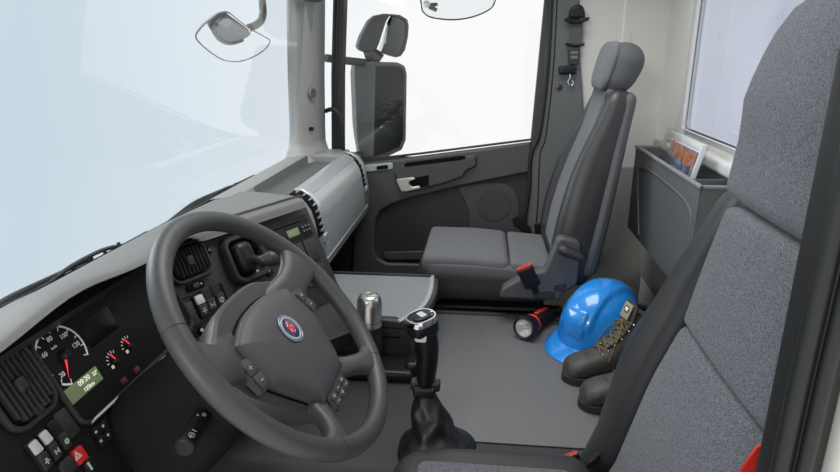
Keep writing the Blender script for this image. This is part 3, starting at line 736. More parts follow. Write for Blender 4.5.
def spoke(q0, q1, w0, w1, w2, z0):
    rings = []; n = 14
    p0 = V((*q0, z0)); r1 = math.hypot(*q1); p1 = V((q1[0]*RM/r1, q1[1]*RM/r1, 0.0))
    for i in range(n + 1):
        t = i / n; p = p0.lerp(p1, t); p.z = z0 + (0 - z0) * (t*t*(3-2*t))
        wd = w0 + (w1 - w0) * min(1, t/0.5) if t < 0.5 else w1 + (w2 - w1) * ((t - 0.5)/0.5)**3.2
        th = 0.013 + 0.002 * math.sin(math.pi*t)
        d = (p1 - p0); d.z = 0; d.normalize(); s = V((-d.y, d.x, 0))
        ring = []
        for k in range(16):
            c_, s_ = math.cos(2*math.pi*k/16), math.sin(2*math.pi*k/16)
            off = s * wd * math.copysign(abs(c_)**0.75, c_)
            q = p + off + V((0, 0, th*math.copysign(abs(s_)**0.8, s_)))
            if t > 0.75:                                     # end follows the rim's curve
                l = math.hypot(q.x, q.y)
                if l > RM: q.x *= RM/l; q.y *= RM/l
            ring.append(q)
        rings.append(ring)
    MB().loft(rings, FWh.m).build('spoke', wheelskin, sw, sharp=80)
spoke((-0.080, 0.006), (-0.216, 0.050), 0.060, 0.034, 0.062, -0.034)
spoke((0.080, 0.006), (0.216, 0.050), 0.060, 0.034, 0.062, -0.034)
spoke((-0.030, -0.105), (-0.130, -0.181), 0.030, 0.0185, 0.046, -0.034)
spoke((0.030, -0.105), (0.130, -0.181), 0.030, 0.0185, 0.046, -0.034)
# hub: base bowl and cover
base = [(-0.150, 0.045), (-0.10, 0.075), (-0.05, 0.090), (0.05, 0.090), (0.10, 0.075), (0.150, 0.045), (0.155, -0.02), (0.12, -0.075), (0.075, -0.125), (0.04, -0.158), (-0.04, -0.158), (-0.075, -0.125), (-0.12, -0.075), (-0.155, -0.02)]
bs = [V((x, y, 0)) for x, y in base]; bs = catmull(bs, 4, True)
rings = [[p * s + V((0, 0, z)) for p in bs] for s, z in ((0.72, -0.095), (0.90, -0.080), (0.985, -0.050), (1.0, -0.038), (0.985, -0.028), (0.94, -0.024))]
MB().loft(rings, FWh.m).build('hub_base', mat('hub base', (0.048, 0.048, 0.049), 0.45), sw)
cov = [(-0.104, 0.038), (-0.04, 0.056), (0.04, 0.056), (0.104, 0.038), (0.114, 0.028), (0.118, -0.030), (0.112, -0.052), (0.064, -0.123), (0.050, -0.131), (-0.050, -0.131), (-0.064, -0.123), (-0.112, -0.052), (-0.118, -0.030), (-0.114, 0.028)]
cv = catmull([V((x, y, 0)) for x, y in cov], 4, True)
ctr = V((0, -0.035, 0))
rings = [[ctr + (p - ctr) * s + V((0, 0, z)) for p in cv] for s, z in ((0.985, -0.030), (1.0, -0.024), (1.0, -0.014), (0.985, -0.0085), (0.95, -0.005), (0.80, -0.001), (0.5, 0.0025), (0.2, 0.0035))]
MB().loft(rings, FWh.m).build('hub_cover', mat('hub cover', (0.062, 0.062, 0.063), 0.42, bump=0.25, scale=1300), sw, sharp=70)
MB().loft([[ctr + (p - ctr) * s_ + V((0, 0, z)) for p in cv] for s_, z in ((1.03, -0.034), (1.03, -0.0225), (0.9, -0.0225))], FWh.m).build('cover_gap', matt_black, sw)
# emblem
em = FWh.at(0.004, -0.013, 0.0028); eo = []
for k in range(48):
    a = 2*math.pi*k/48; rr0 = 0.0265 + 0.0028*max(0, math.cos(3*(a - R(90))))**3
    eo.append((rr0*math.cos(a), rr0*math.sin(a)))
e1 = MB().loft([[(x, y, -0.004) for x, y in eo], [(x, y, 0.0018) for x, y in eo], [(x*0.95, y*0.95, 0.0026) for x, y in eo]], em).build('emblem', navy, sw, label='round navy, silver and red emblem')
MB().ring(em @ M.Translation((0, 0, 0.0024)), 0.0455, 0.0455, 0.0012, 0.0036, 0.02275, 8).build('emblem_ring', brightsilver, e1)
MB().ring(em @ M.Translation((0, 0, 0.0022)), 0.052, 0.052, 0.0010, 0.0012, 0.026, 8).build('emblem_outer_ring', brightsilver, e1)
gr = [(-0.013, 0.004), (-0.010, 0.009), (-0.011, 0.014), (-0.006, 0.011), (-0.003, 0.0155), (0.000, 0.011), (0.004, 0.015), (0.005, 0.010), (0.0105, 0.012), (0.008, 0.007), (0.013, 0.004), (0.009, 0.001), (0.012, -0.005), (0.007, -0.005), (0.008, -0.012), (0.002, -0.009), (-0.002, -0.0155), (-0.005, -0.009), (-0.011, -0.010), (-0.008, -0.004), (-0.014, -0.002), (-0.009, 0.001)]
gr = [(x*0.74, y*0.78) for x, y in gr]
MB().prism(gr, 0.0024, 0.0036, em).build('emblem_beast', redenamel, e1)
d = MB()
for x, y, w_, h_, a in ((-0.003, 0.008, 0.009, 0.002, 20), (0.004, 0.002, 0.008, 0.0018, -30), (-0.005, -0.003, 0.007, 0.0018, 40), (0.002, -0.008, 0.006, 0.0016, 10), (0.0, 0.012, 0.008, 0.002, 0)):
    d.slab(em @ M.Translation((x, y, 0.0036)) @ M.Rotation(R(a), 4, 'Z'), w_, h_, 0.0004, 0.0006, 0.0001, 1)
d.build('emblem_highlights', mat('pale pink enamel', (0.75, 0.5, 0.5), 0.4), e1)
# button pads beside and below the cover
btn = mat('wheel button', (0.045, 0.046, 0.047), 0.45)
def pad(x, y, w_, h_, rot, cols, rows, hz=-0.027):
    m0 = FWh.at(x, y, hz, rot)
    o = MB().slab(m0, w_, h_, 0.009, 0.008, 0.003).build('button_pad', mat('pad grey', (0.05, 0.05, 0.051), 0.45), sw)
    for i in range(cols):
        for k in range(rows):
            bw, bh = (w_-0.008)/cols, (h_-0.008)/rows
            mm = m0 @ M.Translation((-w_/2+0.004+bw*(i+0.5), -h_/2+0.004+bh*(k+0.5), 0.009))
            q = MB().slab(mm, bw-0.002, bh-0.002, 0.003, 0.003, 0.0012).build('pad_button', btn, o)
            d = MB().slab(mm @ M.Translation((0, 0, 0.003)), bw*0.3, 0.0014, 0.0003, 0.0004, 0.0001, 1)
            if (i + k) % 2: d.slab(mm @ M.Translation((0, 0, 0.003)), 0.0014, bw*0.3, 0.0003, 0.0004, 0.0001, 1)
            q2 = d.build('button_mark', greyprint, o, fix=False)
pad(-0.131, -0.012, 0.034, 0.056, -4, 1, 2, -0.018)
pad(0.133, -0.008, 0.034, 0.056, 4, 1, 2, -0.018)
pad(0.0, -0.146, 0.086, 0.030, 0, 3, 2, -0.022)

# steering column and wiper stalk
sc = thing('steering_column', 'dark steering column shroud behind the wheel with a wiper stalk', 'steering column', (0.32, 0.45, 0.45))
ax0 = WC - WN * 0.085; ax1 = WC - WN * 0.40
def colring(t, w_, h_):
    p = ax0.lerp(ax1, t); return [p + FWh.ex * x + FWh.ey * y for x, y in rrect(w_, h_, 0.05, 5)]
MB().loft([colring(0, 0.11, 0.11), colring(0.12, 0.15, 0.15), colring(0.45, 0.165, 0.19), colring(1.0, 0.17, 0.22)]).build('shroud', mat('shroud', (0.009, 0.009, 0.0095), 0.7, bump=0.3, scale=900, spec=0.15), sc)
a = onY(207, 410, 0.432); b_ = onY(183, 449, 0.425)
st = MB().tube([onY(226, 385, 0.455), a.lerp(b_, -0.35), a, a.lerp(b_, 0.25), a.lerp(b_, 0.7), b_.lerp(a, 0.05), b_], [0.010, 0.014, 0.0165, 0.0155, 0.016, 0.017, 0.010], 16, 5).build('stalk', mat('stalk', (0.014, 0.0145, 0.013), 0.45, spec=0.3), sc)
dd = (b_ - a).normalized(); side = dd.cross(WN).normalized(); tw = (CAM - a).normalized(); tw = (tw - dd*tw.dot(dd)).normalized(); sx = dd.cross(tw)
def on_stalk(t, lift=0.0165): m = M((sx, -dd, tw)).transposed().to_4x4(); m.translation = a.lerp(b_, t) + tw*lift; return m
d = MB(); d.slab(on_stalk(-0.1, 0.0172), 0.018, 0.002, 0.0006, 0.0006, 0.0002, 1); d.ring(on_stalk(0.33, 0.0165), 0.007, 0.006, 0.0006, 0.0014, 0.002, 2); d.slab(on_stalk(0.38) @ M.Translation((0.008, 0, -0.002)), 0.003, 0.005, 0.0006, 0.001, 0.0002, 1)
d.ring(on_stalk(0.85, 0.0168), 0.010, 0.009, 0.0006, 0.0014, 0.003, 2); d.slab(on_stalk(0.87, 0.0168), 0.003, 0.009, 0.0006, 0.001, 0.0002, 1); d.slab(on_stalk(0.74, 0.0165), 0.008, 0.0014, 0.0006, 0.0005, 0.0002, 1)
d.build('stalk_symbols', greyprint, st, fix=False)

# ================================================================== TRAY, FLASK, GEAR LEVER, MAT
fm = MB().soft(0.685, 1.405, -0.705, 0.150, 0.350, 0.3545, 0.002, k=2).build('floor_mat', matmat, loc=(1.05, 0.0, 0.35))
tag(fm, 'ribbed grey rubber mat covering the engine tunnel between the seats', 'mat')

tr = thing('engine_cover_tray', 'grey diamond-textured tray table with a pale rounded edge beside the steering wheel', 'tray', (1.2, 0.4, 0.35))
tp = [onZ(438.5, 276, 0.50), onZ(437, 292, 0.5), onZ(428, 308, 0.5), onZ(406, 321.5, 0.50)]
outl = [(1.384, 0.535), (1.386, 0.153)] + [(p.x, p.y) for p in catmull(tp, 5)[1:]] + [(1.03, 0.30), (1.03, 0.535)]
MB().prism(outl, 0.472, 0.500).build('tray_slab', podgrey, tr, bevel=0.006, seg=3)
cx_, cy_ = 1.2, 0.42
inn = [(1.370, 0.53), (1.372, 0.175)] + [(p.x - 0.006, p.y + 0.026) for p in catmull(tp, 5)[1:-1]] + [(1.045, 0.235), (1.042, 0.53)]
MB().prism(inn, 0.498, 0.5035).build('tray_liner', traymat, tr)
MB().tube([(p.x - 0.006, p.y + 0.022, 0.502) for p in catmull(tp, 5)], 0.008, 10, flat=0.45, upv=(0, 0, 1)).build('pale_edge', mat('pale tray edge', (0.36, 0.37, 0.42), 0.4), tr)
MB().tube([(1.378, 0.53, 0.505), (1.380, 0.16, 0.505)], 0.006, 8).build('back_lip', rubber, tr)
MB().soft(1.035, 1.375, 0.185, 0.53, 0.352, 0.475, 0.02).build('tray_base', dark, tr)
MB().box(1.0325, 1.036, 0.222, 0.52, 0.44, 0.443).build('front_seam', matt_black, tr)
MB().soft(0.93, 1.040, 0.175, 0.53, 0.352, 0.385, 0.012).build('plinth', black, tr)
MB().soft(0.955, 1.02, 0.160, 0.20, 0.365, 0.40, 0.012).build('plinth_stop', black, tr)
MB().tube([(0.932, 0.19, 0.384), (0.932, 0.52, 0.384)], 0.003, 6).build('plinth_edge', podgrey, tr)

fk = thing('flask', 'black cylinder with a brushed steel domed cap standing between the wheel and the tray', 'flask', (0.965, 0.302, 0.385))
fm_ = M.Translation((0.965, 0.298, 0.386)) @ M.Diagonal((1.2, 1.2, 1.09, 1))
MB().lathe([(0.0, 0.001), (0.026, 0.001), (0.0275, 0.004), (0.0275, 0.118), (0.0262, 0.120)], fm_).build('body', black, fk)
MB().lathe([(0.0265, 0.114), (0.0290, 0.116), (0.0295, 0.122), (0.0295, 0.172), (0.0275, 0.188), (0.0225, 0.1975), (0.0185, 0.1995), (0.0170, 0.1975), (0.0150, 0.1990), (0.0, 0.1992)], fm_, 32).build('cap', brushed, fk, label='brushed steel domed cap')
MB().lathe([(0.0297, 0.130), (0.0300, 0.1305), (0.0300, 0.1315), (0.0297, 0.132)], fm_, 32).build('cap_groove', mat('groove', (0.15, 0.15, 0.14), 0.4, metal=1), fk)

GX, GY = 0.685, 0.100
gl = thing('gear_lever', 'tall black gear lever with chrome-banded grip rising from a crumpled black leather gaiter', 'gear lever', (GX, GY - 0.02, 0.355))
# grip
gp0, gp1 = onX(425, 386, GX), onX(424, 322, GX)
gpts = [gp0, gp0.lerp(gp1, 0.25) + V((0, -0.004, 0)), gp0.lerp(gp1, 0.55) + V((0, -0.007, 0)), gp0.lerp(gp1, 0.8) + V((0, -0.003, 0)), gp1]
MB().tube(gpts, [0.019, 0.024, 0.026, 0.028, 0.026], 18, 6).build('grip', black, gl)
hd_ax = V((-0.10, 0.12, 0.99)).normalized()
hm = M.Translation(gp1 + V((-0.004, 0.004, -0.006))) @ hd_ax.to_track_quat('Z', 'Y').to_matrix().to_4x4() @ M.Scale(1.5, 4)
MB().soft(-0.0205, 0.0205, -0.0235, 0.0235, -0.022, 0.017, 0.016, m=hm).build('knob', black, gl)
MB().ring(hm @ M.Translation((0, 0, 0.0065)), 0.0425, 0.048, 0.0095, 0.005, 0.019).build('chrome_band', chrome, gl, label='chrome band round the knob')
MB().slab(hm @ M.Translation((0, 0.0, 0.0165)), 0.026, 0.031, 0.0015, 0.011).build('knob_cap', black, gl)
MB().slab(hm @ M.Translation((0, 0.002, 0.018)), 0.016, 0.010, 0.0005, 0.002).build('shift_pattern', greyprint, gl)
lbm = M((V((0, -1, 0)), V((0.5, 0, 0.866)), V((-0.866, 0, 0.5)))).transposed().to_4x4(); lbm.translation = gp1 + V((-0.031, 0.004, -0.026))
MB().slab(lbm, 0.026, 0.018, 0.006, 0.005, 0.002).build('front_button', lightgrey, gl)
cp = gp0 + V((0, 0, -0.002))
MB().soft(-0.027, 0.027, -0.027, 0.027, -0.016, 0.010, 0.008, m=M.Translation(cp)).build('collar', black, gl)
MB().soft(-0.014, 0.014, -0.036, -0.014, -0.006, 0.018, 0.006, m=M.Translation(cp)).build('collar_clip', dark, gl)
MB().soft(-0.014, 0.014, 0.012, 0.034, -0.006, 0.018, 0.006, m=M.Translation(cp)).build('collar_clip', dark, gl)
def gaiter():
    top = cp + V((0, 0, -0.008)); bot = V((0.645, 0.082, 0.352)); rings = []; n = 40; L_ = 16
    for i in range(L_ + 1):
        t = i / L_; p = top.lerp(bot, t)
        w_ = 0.020 + 0.075 * t**2.2 + 0.016 * math.sin(min(1, t*1.5)*math.pi) * (1 - t*0.4); h_ = 0.021 + 0.080 * t**2.4 + 0.014 * math.sin(min(1, t*1.5)*math.pi)
        z = top.z + (bot.z - top.z) * (t**0.9)
        ring = []
        for k in range(n):
            a = 2*math.pi*k/n
            f = 1 + (0.09 * math.sin(3*a + 9*t) + 0.06 * math.sin(5*a - 13*t + 1) + 0.035*math.sin(9*a + 21*t)) * math.sin(math.pi*min(1, t*1.15))**0.7
            c_, s_ = math.cos(a), math.sin(a); e_ = 1 - 0.28*t
            x = math.copysign(abs(c_)**e_, c_) * w_ * f; y = math.copysign(abs(s_)**e_, s_) * h_ * f
            ring.append((p.x + x, p.y + y, z + 0.004 * math.sin(4*a + 17*t) * math.sin(math.pi*t)))
        rings.append(ring)
    MB().loft(rings).build('gaiter', leather, gl, sharp=80, sub=1)
gaiter()

# ================================================================== PASSENGER SEAT
ps = thing('passenger_seat', 'grey fabric passenger seat with headrest beside the far door', 'seat', (1.60, 0.0, 0.0))
def cush(x, y, z):   # dips to the back, rounded nose
    return (x, y, z - 0.018 * max(0, (0.02 - y)) / 0.24 * (1 if z > 0.5 else 0))
MB().soft(1.396, 1.835, -0.26, 0.214, 0.395, 0.555, 0.055, 4, 5, fn=cush).build('cushion', leatherette, ps)
MB().soft(1.412, 1.800, -0.105, 0.198, 0.50, 0.566, 0.022, 3, 5, fn=cush).build('cushion_front_panel', fabric_light, ps)
MB().soft(1.412, 1.800, -0.255, -0.110, 0.50, 0.563, 0.014, 3, 4, fn=cush).build('cushion_rear_panel', fabric_light, ps)
MB().soft(1.42, 1.80, -0.24, 0.14, 0.0, 0.40, 0.03).build('seat_base', matt_black, ps)
MB().soft(1.42, 1.46, -0.30, 0.17, 0.345, 0.385, 0.012).build('seat_rail', black, ps)
# backrest : local s = along the back from hinge to shoulder
HB = V((0, -0.262, 0.56)); ang = R(13.0); BD = V((0, -math.sin(ang), math.cos(ang))); BN = V((0, math.cos(ang), math.sin(ang)))
XC = 1.605
def sst(t): t = min(1, max(0, t)); return t*t*(3 - 2*t)
def bk(x, y, z):     # x across, y forward out of the back, z along the back
    wdt = 1.0 - 0.30 * sst((z - 0.10) / 0.50)
    return V((XC + x * wdt, 0, 0)) + HB + BN * y + BD * z
def bol_h(x, z): return 0.032 * sst((abs(x) - 0.11) / 0.09) * (1 - 0.75*sst((z - 0.30)/0.28)) * (1 - 0.6*sst((0.06 - z)/0.1))
def bfront(x, y, z):
    k = sst((y + 0.135) / 0.12); th = 1.0 - 0.30*max(0, z)/0.6
    return bk(x, y*th + k*(bol_h(x, z) + 0.012*math.sin(max(0, z)*8)), z)
MB().soft(-0.228, 0.228, -0.128, 0.0, -0.07, 0.592, 0.052, 5, 14, fn=bfront).build('backrest', leatherette, ps)
def bpan(x, y, z): return bfront(x * (1 + 0.25*sst((z - 0.42)/0.16)), y, z)
MB().soft(-0.132, 0.132, -0.05, 0.006, 0.0, 0.588, 0.010, 3, 12, fn=bpan).build('backrest_panel', fabric_light, ps)
for s in (-1, 1):
    for o_ in (0.150, 0.162):
        MB().tube([bfront(s*o_, 0.0005, z) for z in (0.03, 0.10, 0.18, 0.26, 0.34, 0.42, 0.50, 0.55)], 0.0014, 6, 3).build('stitch_line', mat('pale stitching', (0.13, 0.13, 0.135), 0.6), ps)
    MB().tube([bpan(s*0.132, 0.003, z) for z in (0.01, 0.10, 0.18, 0.26, 0.34, 0.42, 0.50, 0.575)], 0.0022, 6, 3).build('piping', mat('piping', (0.07, 0.07, 0.072), 0.6), ps)
# plastic shell on the back
MB().soft(-0.229, 0.229, -0.138, -0.080, -0.02, 0.592, 0.029, 3, 8, fn=lambda x, y, z: bk(x, y*(1.0 - 0.30*max(0, z)/0.6), z)).build('back_shell', shellgrey, ps)
hrT = HB + BD * 0.588 + BN * -0.006
def hd(x, y, z):
    q = 1 - 0.10*sst((z - 0.09)/0.07)
    return V((XC + x*q, 0, 0)) + hrT + V((0, 0.026, 0)) + BN * (y*(1 - 0.16*sst((0.10 - z)/0.11)) - 0.0*(z - 0.09)) + BD * z
MB().soft(-0.128, 0.128, -0.118, 0.0, -0.010, 0.158, 0.056, 6, 4, fn=hd).build('headrest', mat('headrest side fabric', (0.085, 0.086, 0.088), 0.8, bump=0.4, scale=1300), ps)
MB().soft(-0.122, 0.122, -0.036, 0.005, -0.006, 0.154, 0.050, 5, 4, fn=hd).build('headrest_face', fabric_light, ps)
MB().tube([hd(-0.1275*math.copysign(1, -1)*1.0, -0.046, z) + V((-0.256, 0, 0)) * 0 for z in (0.03, 0.07, 0.11)], 0.001, 5).build('headrest_seam', mat('piping', (0, 0, 0)), ps)
# recliner side cover, knob, buckle
z7 = lambda l: [(490 + x/3.633, 180 + y/3.633) for x, y in l]
sc_ = z7([(35, 430), (45, 395), (85, 372), (130, 350), (198, 330), (245, 218), (262, 209), (318, 222), (330, 235), (332, 262), (322, 350), (316, 385), (272, 408), (250, 440)])
yzprism(MB(), pxX(sc_, 1.345), 1.345, 1.395).build('recliner_cover', shellgrey, ps, bevel=0.010, seg=3)
ins = z7([(155, 418), (165, 405), (215, 400), (238, 410), (236, 432), (160, 432)])
yzprism(MB(), pxX(ins, 1.341), 1.341, 1.35).build('cover_inset', dark, ps, bevel=0.003)
ins = z7([(232, 380), (275, 372), (278, 395), (262, 405), (236, 405)])
yzprism(MB(), pxX(ins, 1.341), 1.341, 1.35).build('cover_inset', dark, ps, bevel=0.003)
q0, q1 = onX(563, 250, 1.325), onX(581, 258, 1.315)
MB().tube([q0 + V((0.02, 0, 0)), q0, q0.lerp(q1, 0.5), q1, q1 + V((0.0, -0.01, -0.008))], [0.012, 0.0175, 0.0165, 0.013, 0.009], 14, 4).build('recliner_lever', dark, ps)
def buckle(p, d, fwd, parent, s=1.0):
    d = V(d).normalized(); f = V(fwd); f = (f - d*f.dot(d)).normalized(); x = f.cross(d)
    m = M((x, f, d)).transposed().to_4x4(); m.translation = p
    o = MB().soft(-0.026*s, 0.026*s, -0.012*s, 0.012*s, -0.075*s, 0.0, 0.008*s, m=m).build('buckle', black, parent)
    MB().slab(m @ M.Translation((0, 0, -0.001)), 0.046*s, 0.018*s, 0.004, 0.004).build('release_button', red, o, label='red release button')
    MB().slab(m @ M.Translation((0, 0.002*s, 0.003)), 0.030*s, 0.003, 0.0006, 0.001).build('slot', mat('buckle slot', (0.2, 0.01, 0.01), 0.5), o)
buckle(onX(524, 267, 1.325), (-0.12, 0.40, 0.85), (-0.9, 0.1, 0.2), ps, 1.05)
MB().tube([onX(530, 280, 1.335), onX(536, 292, 1.35)], 0.012, 8).build('buckle_stalk', black, ps)

# ================================================================== DRIVER'S SEAT (near, right edge)
ds = thing('driver_seat', 'near driver seat in blue-grey speckled fabric with a dark smooth inner side', 'seat', (0.36, -0.15, 0.0))
# front surface line (Y as a function of Z) and half widths
KN = [(0.30, -0.26), (0.41, -0.315), (0.62, -0.368), (0.745, -0.415), (0.965, -0.458), (1.17, -0.480), (1.30, -0.520), (1.36, -0.56)]
def yline(z):
    z = min(max(z, KN[0][0]), KN[-1][0])
    for (a, b_), (c_, d_) in zip(KN, KN[1:]):
        if z <= c_: t = (z - a)/(c_ - a); return b_ + (d_ - b_)*t
WDX = [(0.30, 0.285), (0.45, 0.285), (0.65, 0.285), (0.85, 0.272), (1.0, 0.232), (1.15, 0.232), (1.25, 0.232), (1.31, 0.215), (1.36, 0.16)]
def hw(z):
    z = min(max(z, WDX[0][0]), WDX[-1][0])
    for (a, b_), (c_, d_) in zip(WDX, WDX[1:]):
        if z <= c_: t = (z - a)/(c_ - a); return b_ + (d_ - b_)*t
DX = 0.375
def drv(x, y, z, base=0.285): return (DX + x * hw(z)/base, yline(z) + y, z)
MB().soft(-0.285, 0.285, -0.15, -0.012, 0.33, 1.345, 0.06, 4, 10, fn=drv).build('backrest', leatherette, ds)
SD = 0.0
def pad3(x, y, z, zz): return (DX + x, yline(zz) + y + 0.012*math.cos(x*5), zz)
MB().soft(-0.20, 0.188, -0.06, 0.012, 0.36, 0.742, 0.016, 3, 8, fn=lambda x, y, z: pad3(x, y, z, z - SD*max(0, 0.20 - x)*(z-0.36)/0.382)).build('lower_back_pad', fabric, ds)
MB().soft(-0.20, 0.194, -0.06, 0.012, 0.742, 0.985, 0.016, 3, 8, fn=lambda x, y, z: pad3(x, y, z, z - SD*max(0, 0.20 - x)*(0.985-z)/0.243 + 0.0*x)).build('upper_back_pad', fabric, ds)
def topf(x, y, z):
    k = hw(z) / 0.232; zz = z
    return (DX + x*min(1.0, k) , yline(zz) + y + 0.010*math.cos(x*5) + 0.012*sst((zz - 1.08)/0.12), zz)
MB().soft(-0.234, 0.234, -0.150, 0.010, 0.985, 1.350, 0.034, 4, 8, fn=topf).build('head_section', fabric, ds)
for s in (1, -1):
    def bol(x, y, z, s=s): return (DX + s*(x + hw(z) - 0.285 + (x - 0.195)/0.097*0.050*math.exp(-((z - 0.64)/0.17)**2)), yline(z) + y - 0.03*max(0, (z - 0.75)/0.25), z)
    MB().soft(0.195, 0.292, -0.12, 0.050, 0.33, 1.02, 0.042, 4, 8, fn=bol).build('side_bolster', leatherette, ds)
MB().soft(0.02, 0.505, -0.235, 0.160, 0.33, 0.490, 0.050, 4, 5, fn=lambda x, y, z: (x - 0.04*max(0, (y-0.02)/0.14)**2*(1 if x > 0.3 else 0), y, z)).build('cushion', leatherette, ds)
MB().soft(0.06, 0.440, -0.20, 0.115, 0.40, 0.496, 0.03, 3, 5).build('cushion_panel', fabric, ds)
MB().soft(0.08, 0.46, -0.24, 0.10, 0.0, 0.34, 0.03).build('seat_base', matt_black, ds)
buckle(onX(571, 455, 0.53), (-0.05, 0.35, 0.95), (-0.9, -0.1, 0.3), ds, 0.62)
MB().tube([onX(576, 470, 0.55), onX(590, 462, 0.58), onX(606, 447, 0.60), onX(612, 440, 0.62)], 0.010, 8, 4).build('belt_strap', black, ds)
rs = [onX(757, 448, 0.07), onX(742, 470, 0.07), onX(735, 490, 0.07), onX(790, 490, 0.07), onX(790, 430, 0.07)]
MB().loft([[p for p in rs], [p + V((0.004, 0, 0)) for p in rs]]).build('red_strap', red, ds, label='red strap at the door side')

# ================================================================== THINGS ON THE TUNNEL
# torch
tl = thing('flashlight', 'black and red flashlight lying on the grey mat in front of the blue helmet', 'flashlight', (1.32, -0.21, 0.355))
t0 = onZ(523, 328.5, 0.3975); t1 = onZ(549, 314, 0.383); ax_ = (t1 - t0).normalized()
tm = M.Translation(t0) @ ax_.to_track_quat('Z', 'Y').to_matrix().to_4x4()
MB().lathe([(0.0290, 0.004), (0.0335, 0.000), (0.0375, 0.002), (0.0385, 0.010), (0.0375, 0.034), (0.0325, 0.046), (0.0300, 0.056)], tm, 28, False).build('head', black, tl)
MB().lathe([(0.0300, 0.004), (0.026, 0.012), (0.016, 0.026), (0.007, 0.032), (0.0, 0.032)], tm, 28, False).build('reflector', mat('faceted reflector', (0.8, 0.8, 0.78), 0.35, metal=0.5), tl)
MB().lathe([(0.0, 0.010), (0.005, 0.012), (0.006, 0.022), (0.005, 0.031)], tm, 12).build('bulb', paper, tl)
MB().lathe([(0.0, 0.0045), (0.0305, 0.005)], tm, 28).build('lens', plastic_film, tl)
MB().lathe([(0.0302, 0.054), (0.0320, 0.056), (0.0320, 0.062), (0.0302, 0.064)], tm, 28).build('red_ring', red, tl)
MB().lathe([(0.0302, 0.062), (0.0270, 0.072), (0.0235, 0.090), (0.0225, 0.11), (0.0235, 0.165), (0.0245, 0.18), (0.0215, 0.188), (0.0, 0.189)], tm, 24).build('barrel', black, tl)
upv = V((0, 0, 1)); upv = (upv - ax_*upv.dot(ax_)).normalized(); sd = ax_.cross(upv); upc = (upv*0.9 - sd*0.25 ).normalized()
um = M((ax_, upc.cross(ax_), upc)).transposed().to_4x4(); um.translation = t0 + ax_*0.130 + upc*0.020
MB().soft(-0.036, 0.040, -0.009, 0.009, 0, 0.009, 0.005, m=um).build('red_switch', red, tl)
MB().soft(-0.010, 0.010, -0.006, 0.006, 0.006, 0.012, 0.003, m=um).build('slide_button', mat('dark red', (0.22, 0.01, 0.01), 0.4), tl)
lp = tm @ V((0, 0, 0.188))
MB().tube([lp, lp + V((0.0, -0.03, -0.01)), lp + V((-0.02, -0.045, -0.020)), lp + V((-0.025, -0.02, -0.020)), lp], 0.0022, 6, 6).build('wrist_cord', black, tl)

# helmet: local +y = front
hh = thing('hard_hat', 'glossy blue hard hat with a short peak resting on the mat behind the boots', 'helmet', (1.240, -0.392, 0.355))
hax = math.atan2(0.70, -0.71) - math.pi/2
HM = M.Translation((1.240, -0.392, 0.379)) @ M.Scale(1.0, 4) @ M.Rotation(hax, 4, 'Z') @ M.Rotation(R(-2.5), 4, 'X')
def shell(th, ph, off=0.0):
    c_, s_ = math.cos(th), math.sin(th); ry = 0.150 if s_ > 0 else 0.150; rx = 0.118
    h_ = 0.172; xx_ = abs(rx*c_*math.cos(ph)**0.86)
    off = off + 0.011 * (1 - sst((xx_ - 0.046)/0.006)) * sst((ph - R(16))/R(14))
    k = math.cos(ph)**0.86; z = h_*math.sin(ph)**0.92
    return V(((rx + off)*c_*k, (ry + off)*s_*k, z + off*math.sin(ph)))
nT, nP = 120, 22
rings = [[shell(2*math.pi*i/nT, min(R(89.5), R(90*j/nP))) for i in range(nT)] for j in range(nP + 1)]
MB().loft(rings, HM, False, True).build('shell', bluehat, hh, sharp=0, solid=0.003)
# brim with peak
bo = []; bi = []
for i in range(nT):
    th = 2*math.pi*i/nT; pk_ = max(0, math.sin(th))**1.6
    bi.append(shell(th, R(4), -0.004)); o = shell(th, 0, 0.010 + 0.046*pk_); o.z = -0.006 - 0.004*pk_ ; bo.append(o)
mid_ = [a.lerp(c_, 0.55) + V((0, 0, 0.004)) for a, c_ in zip(bi, bo)]
lo = [p + V((0, 0, -0.005)) for p in bo]; lo2 = [p + V((0, 0, -0.010)) for p in bi]
MB().loft([lo2, bi, mid_, bo, lo, lo2], HM, False, False).build('brim', bluehat, hh, sharp=60)
# raised ridges front to back and the front badge plate
rings = []
for off, s in ((-0.004, 1), (0.008, 1), (0.0095, 0.94), (0.0097, 0.7), (0.0098, 0.4), (0.0098, 0.1)):
    g_ = []
    for x, y in rrect(0.074*s, 0.078*s, 0.008, 4):
        ph_ = R(29) + y/0.16; th_ = math.pi/2 - x/0.128/math.cos(ph_)**0.86
        g_.append(shell(th_, ph_, off))
    rings.append(g_)
MB().loft(rings, HM).build('front_plate', bluehat, hh, sharp=50)
for s in (-1, 1):
    MB().soft(-0.007, 0.007, -0.014, 0.014, -0.004, 0.006, 0.003, m=HM @ M.Translation((s*0.117, 0.03, 0.016)) @ M.Rotation(R(90*s), 4, 'Y')).build('side_slot', bluehat, hh)

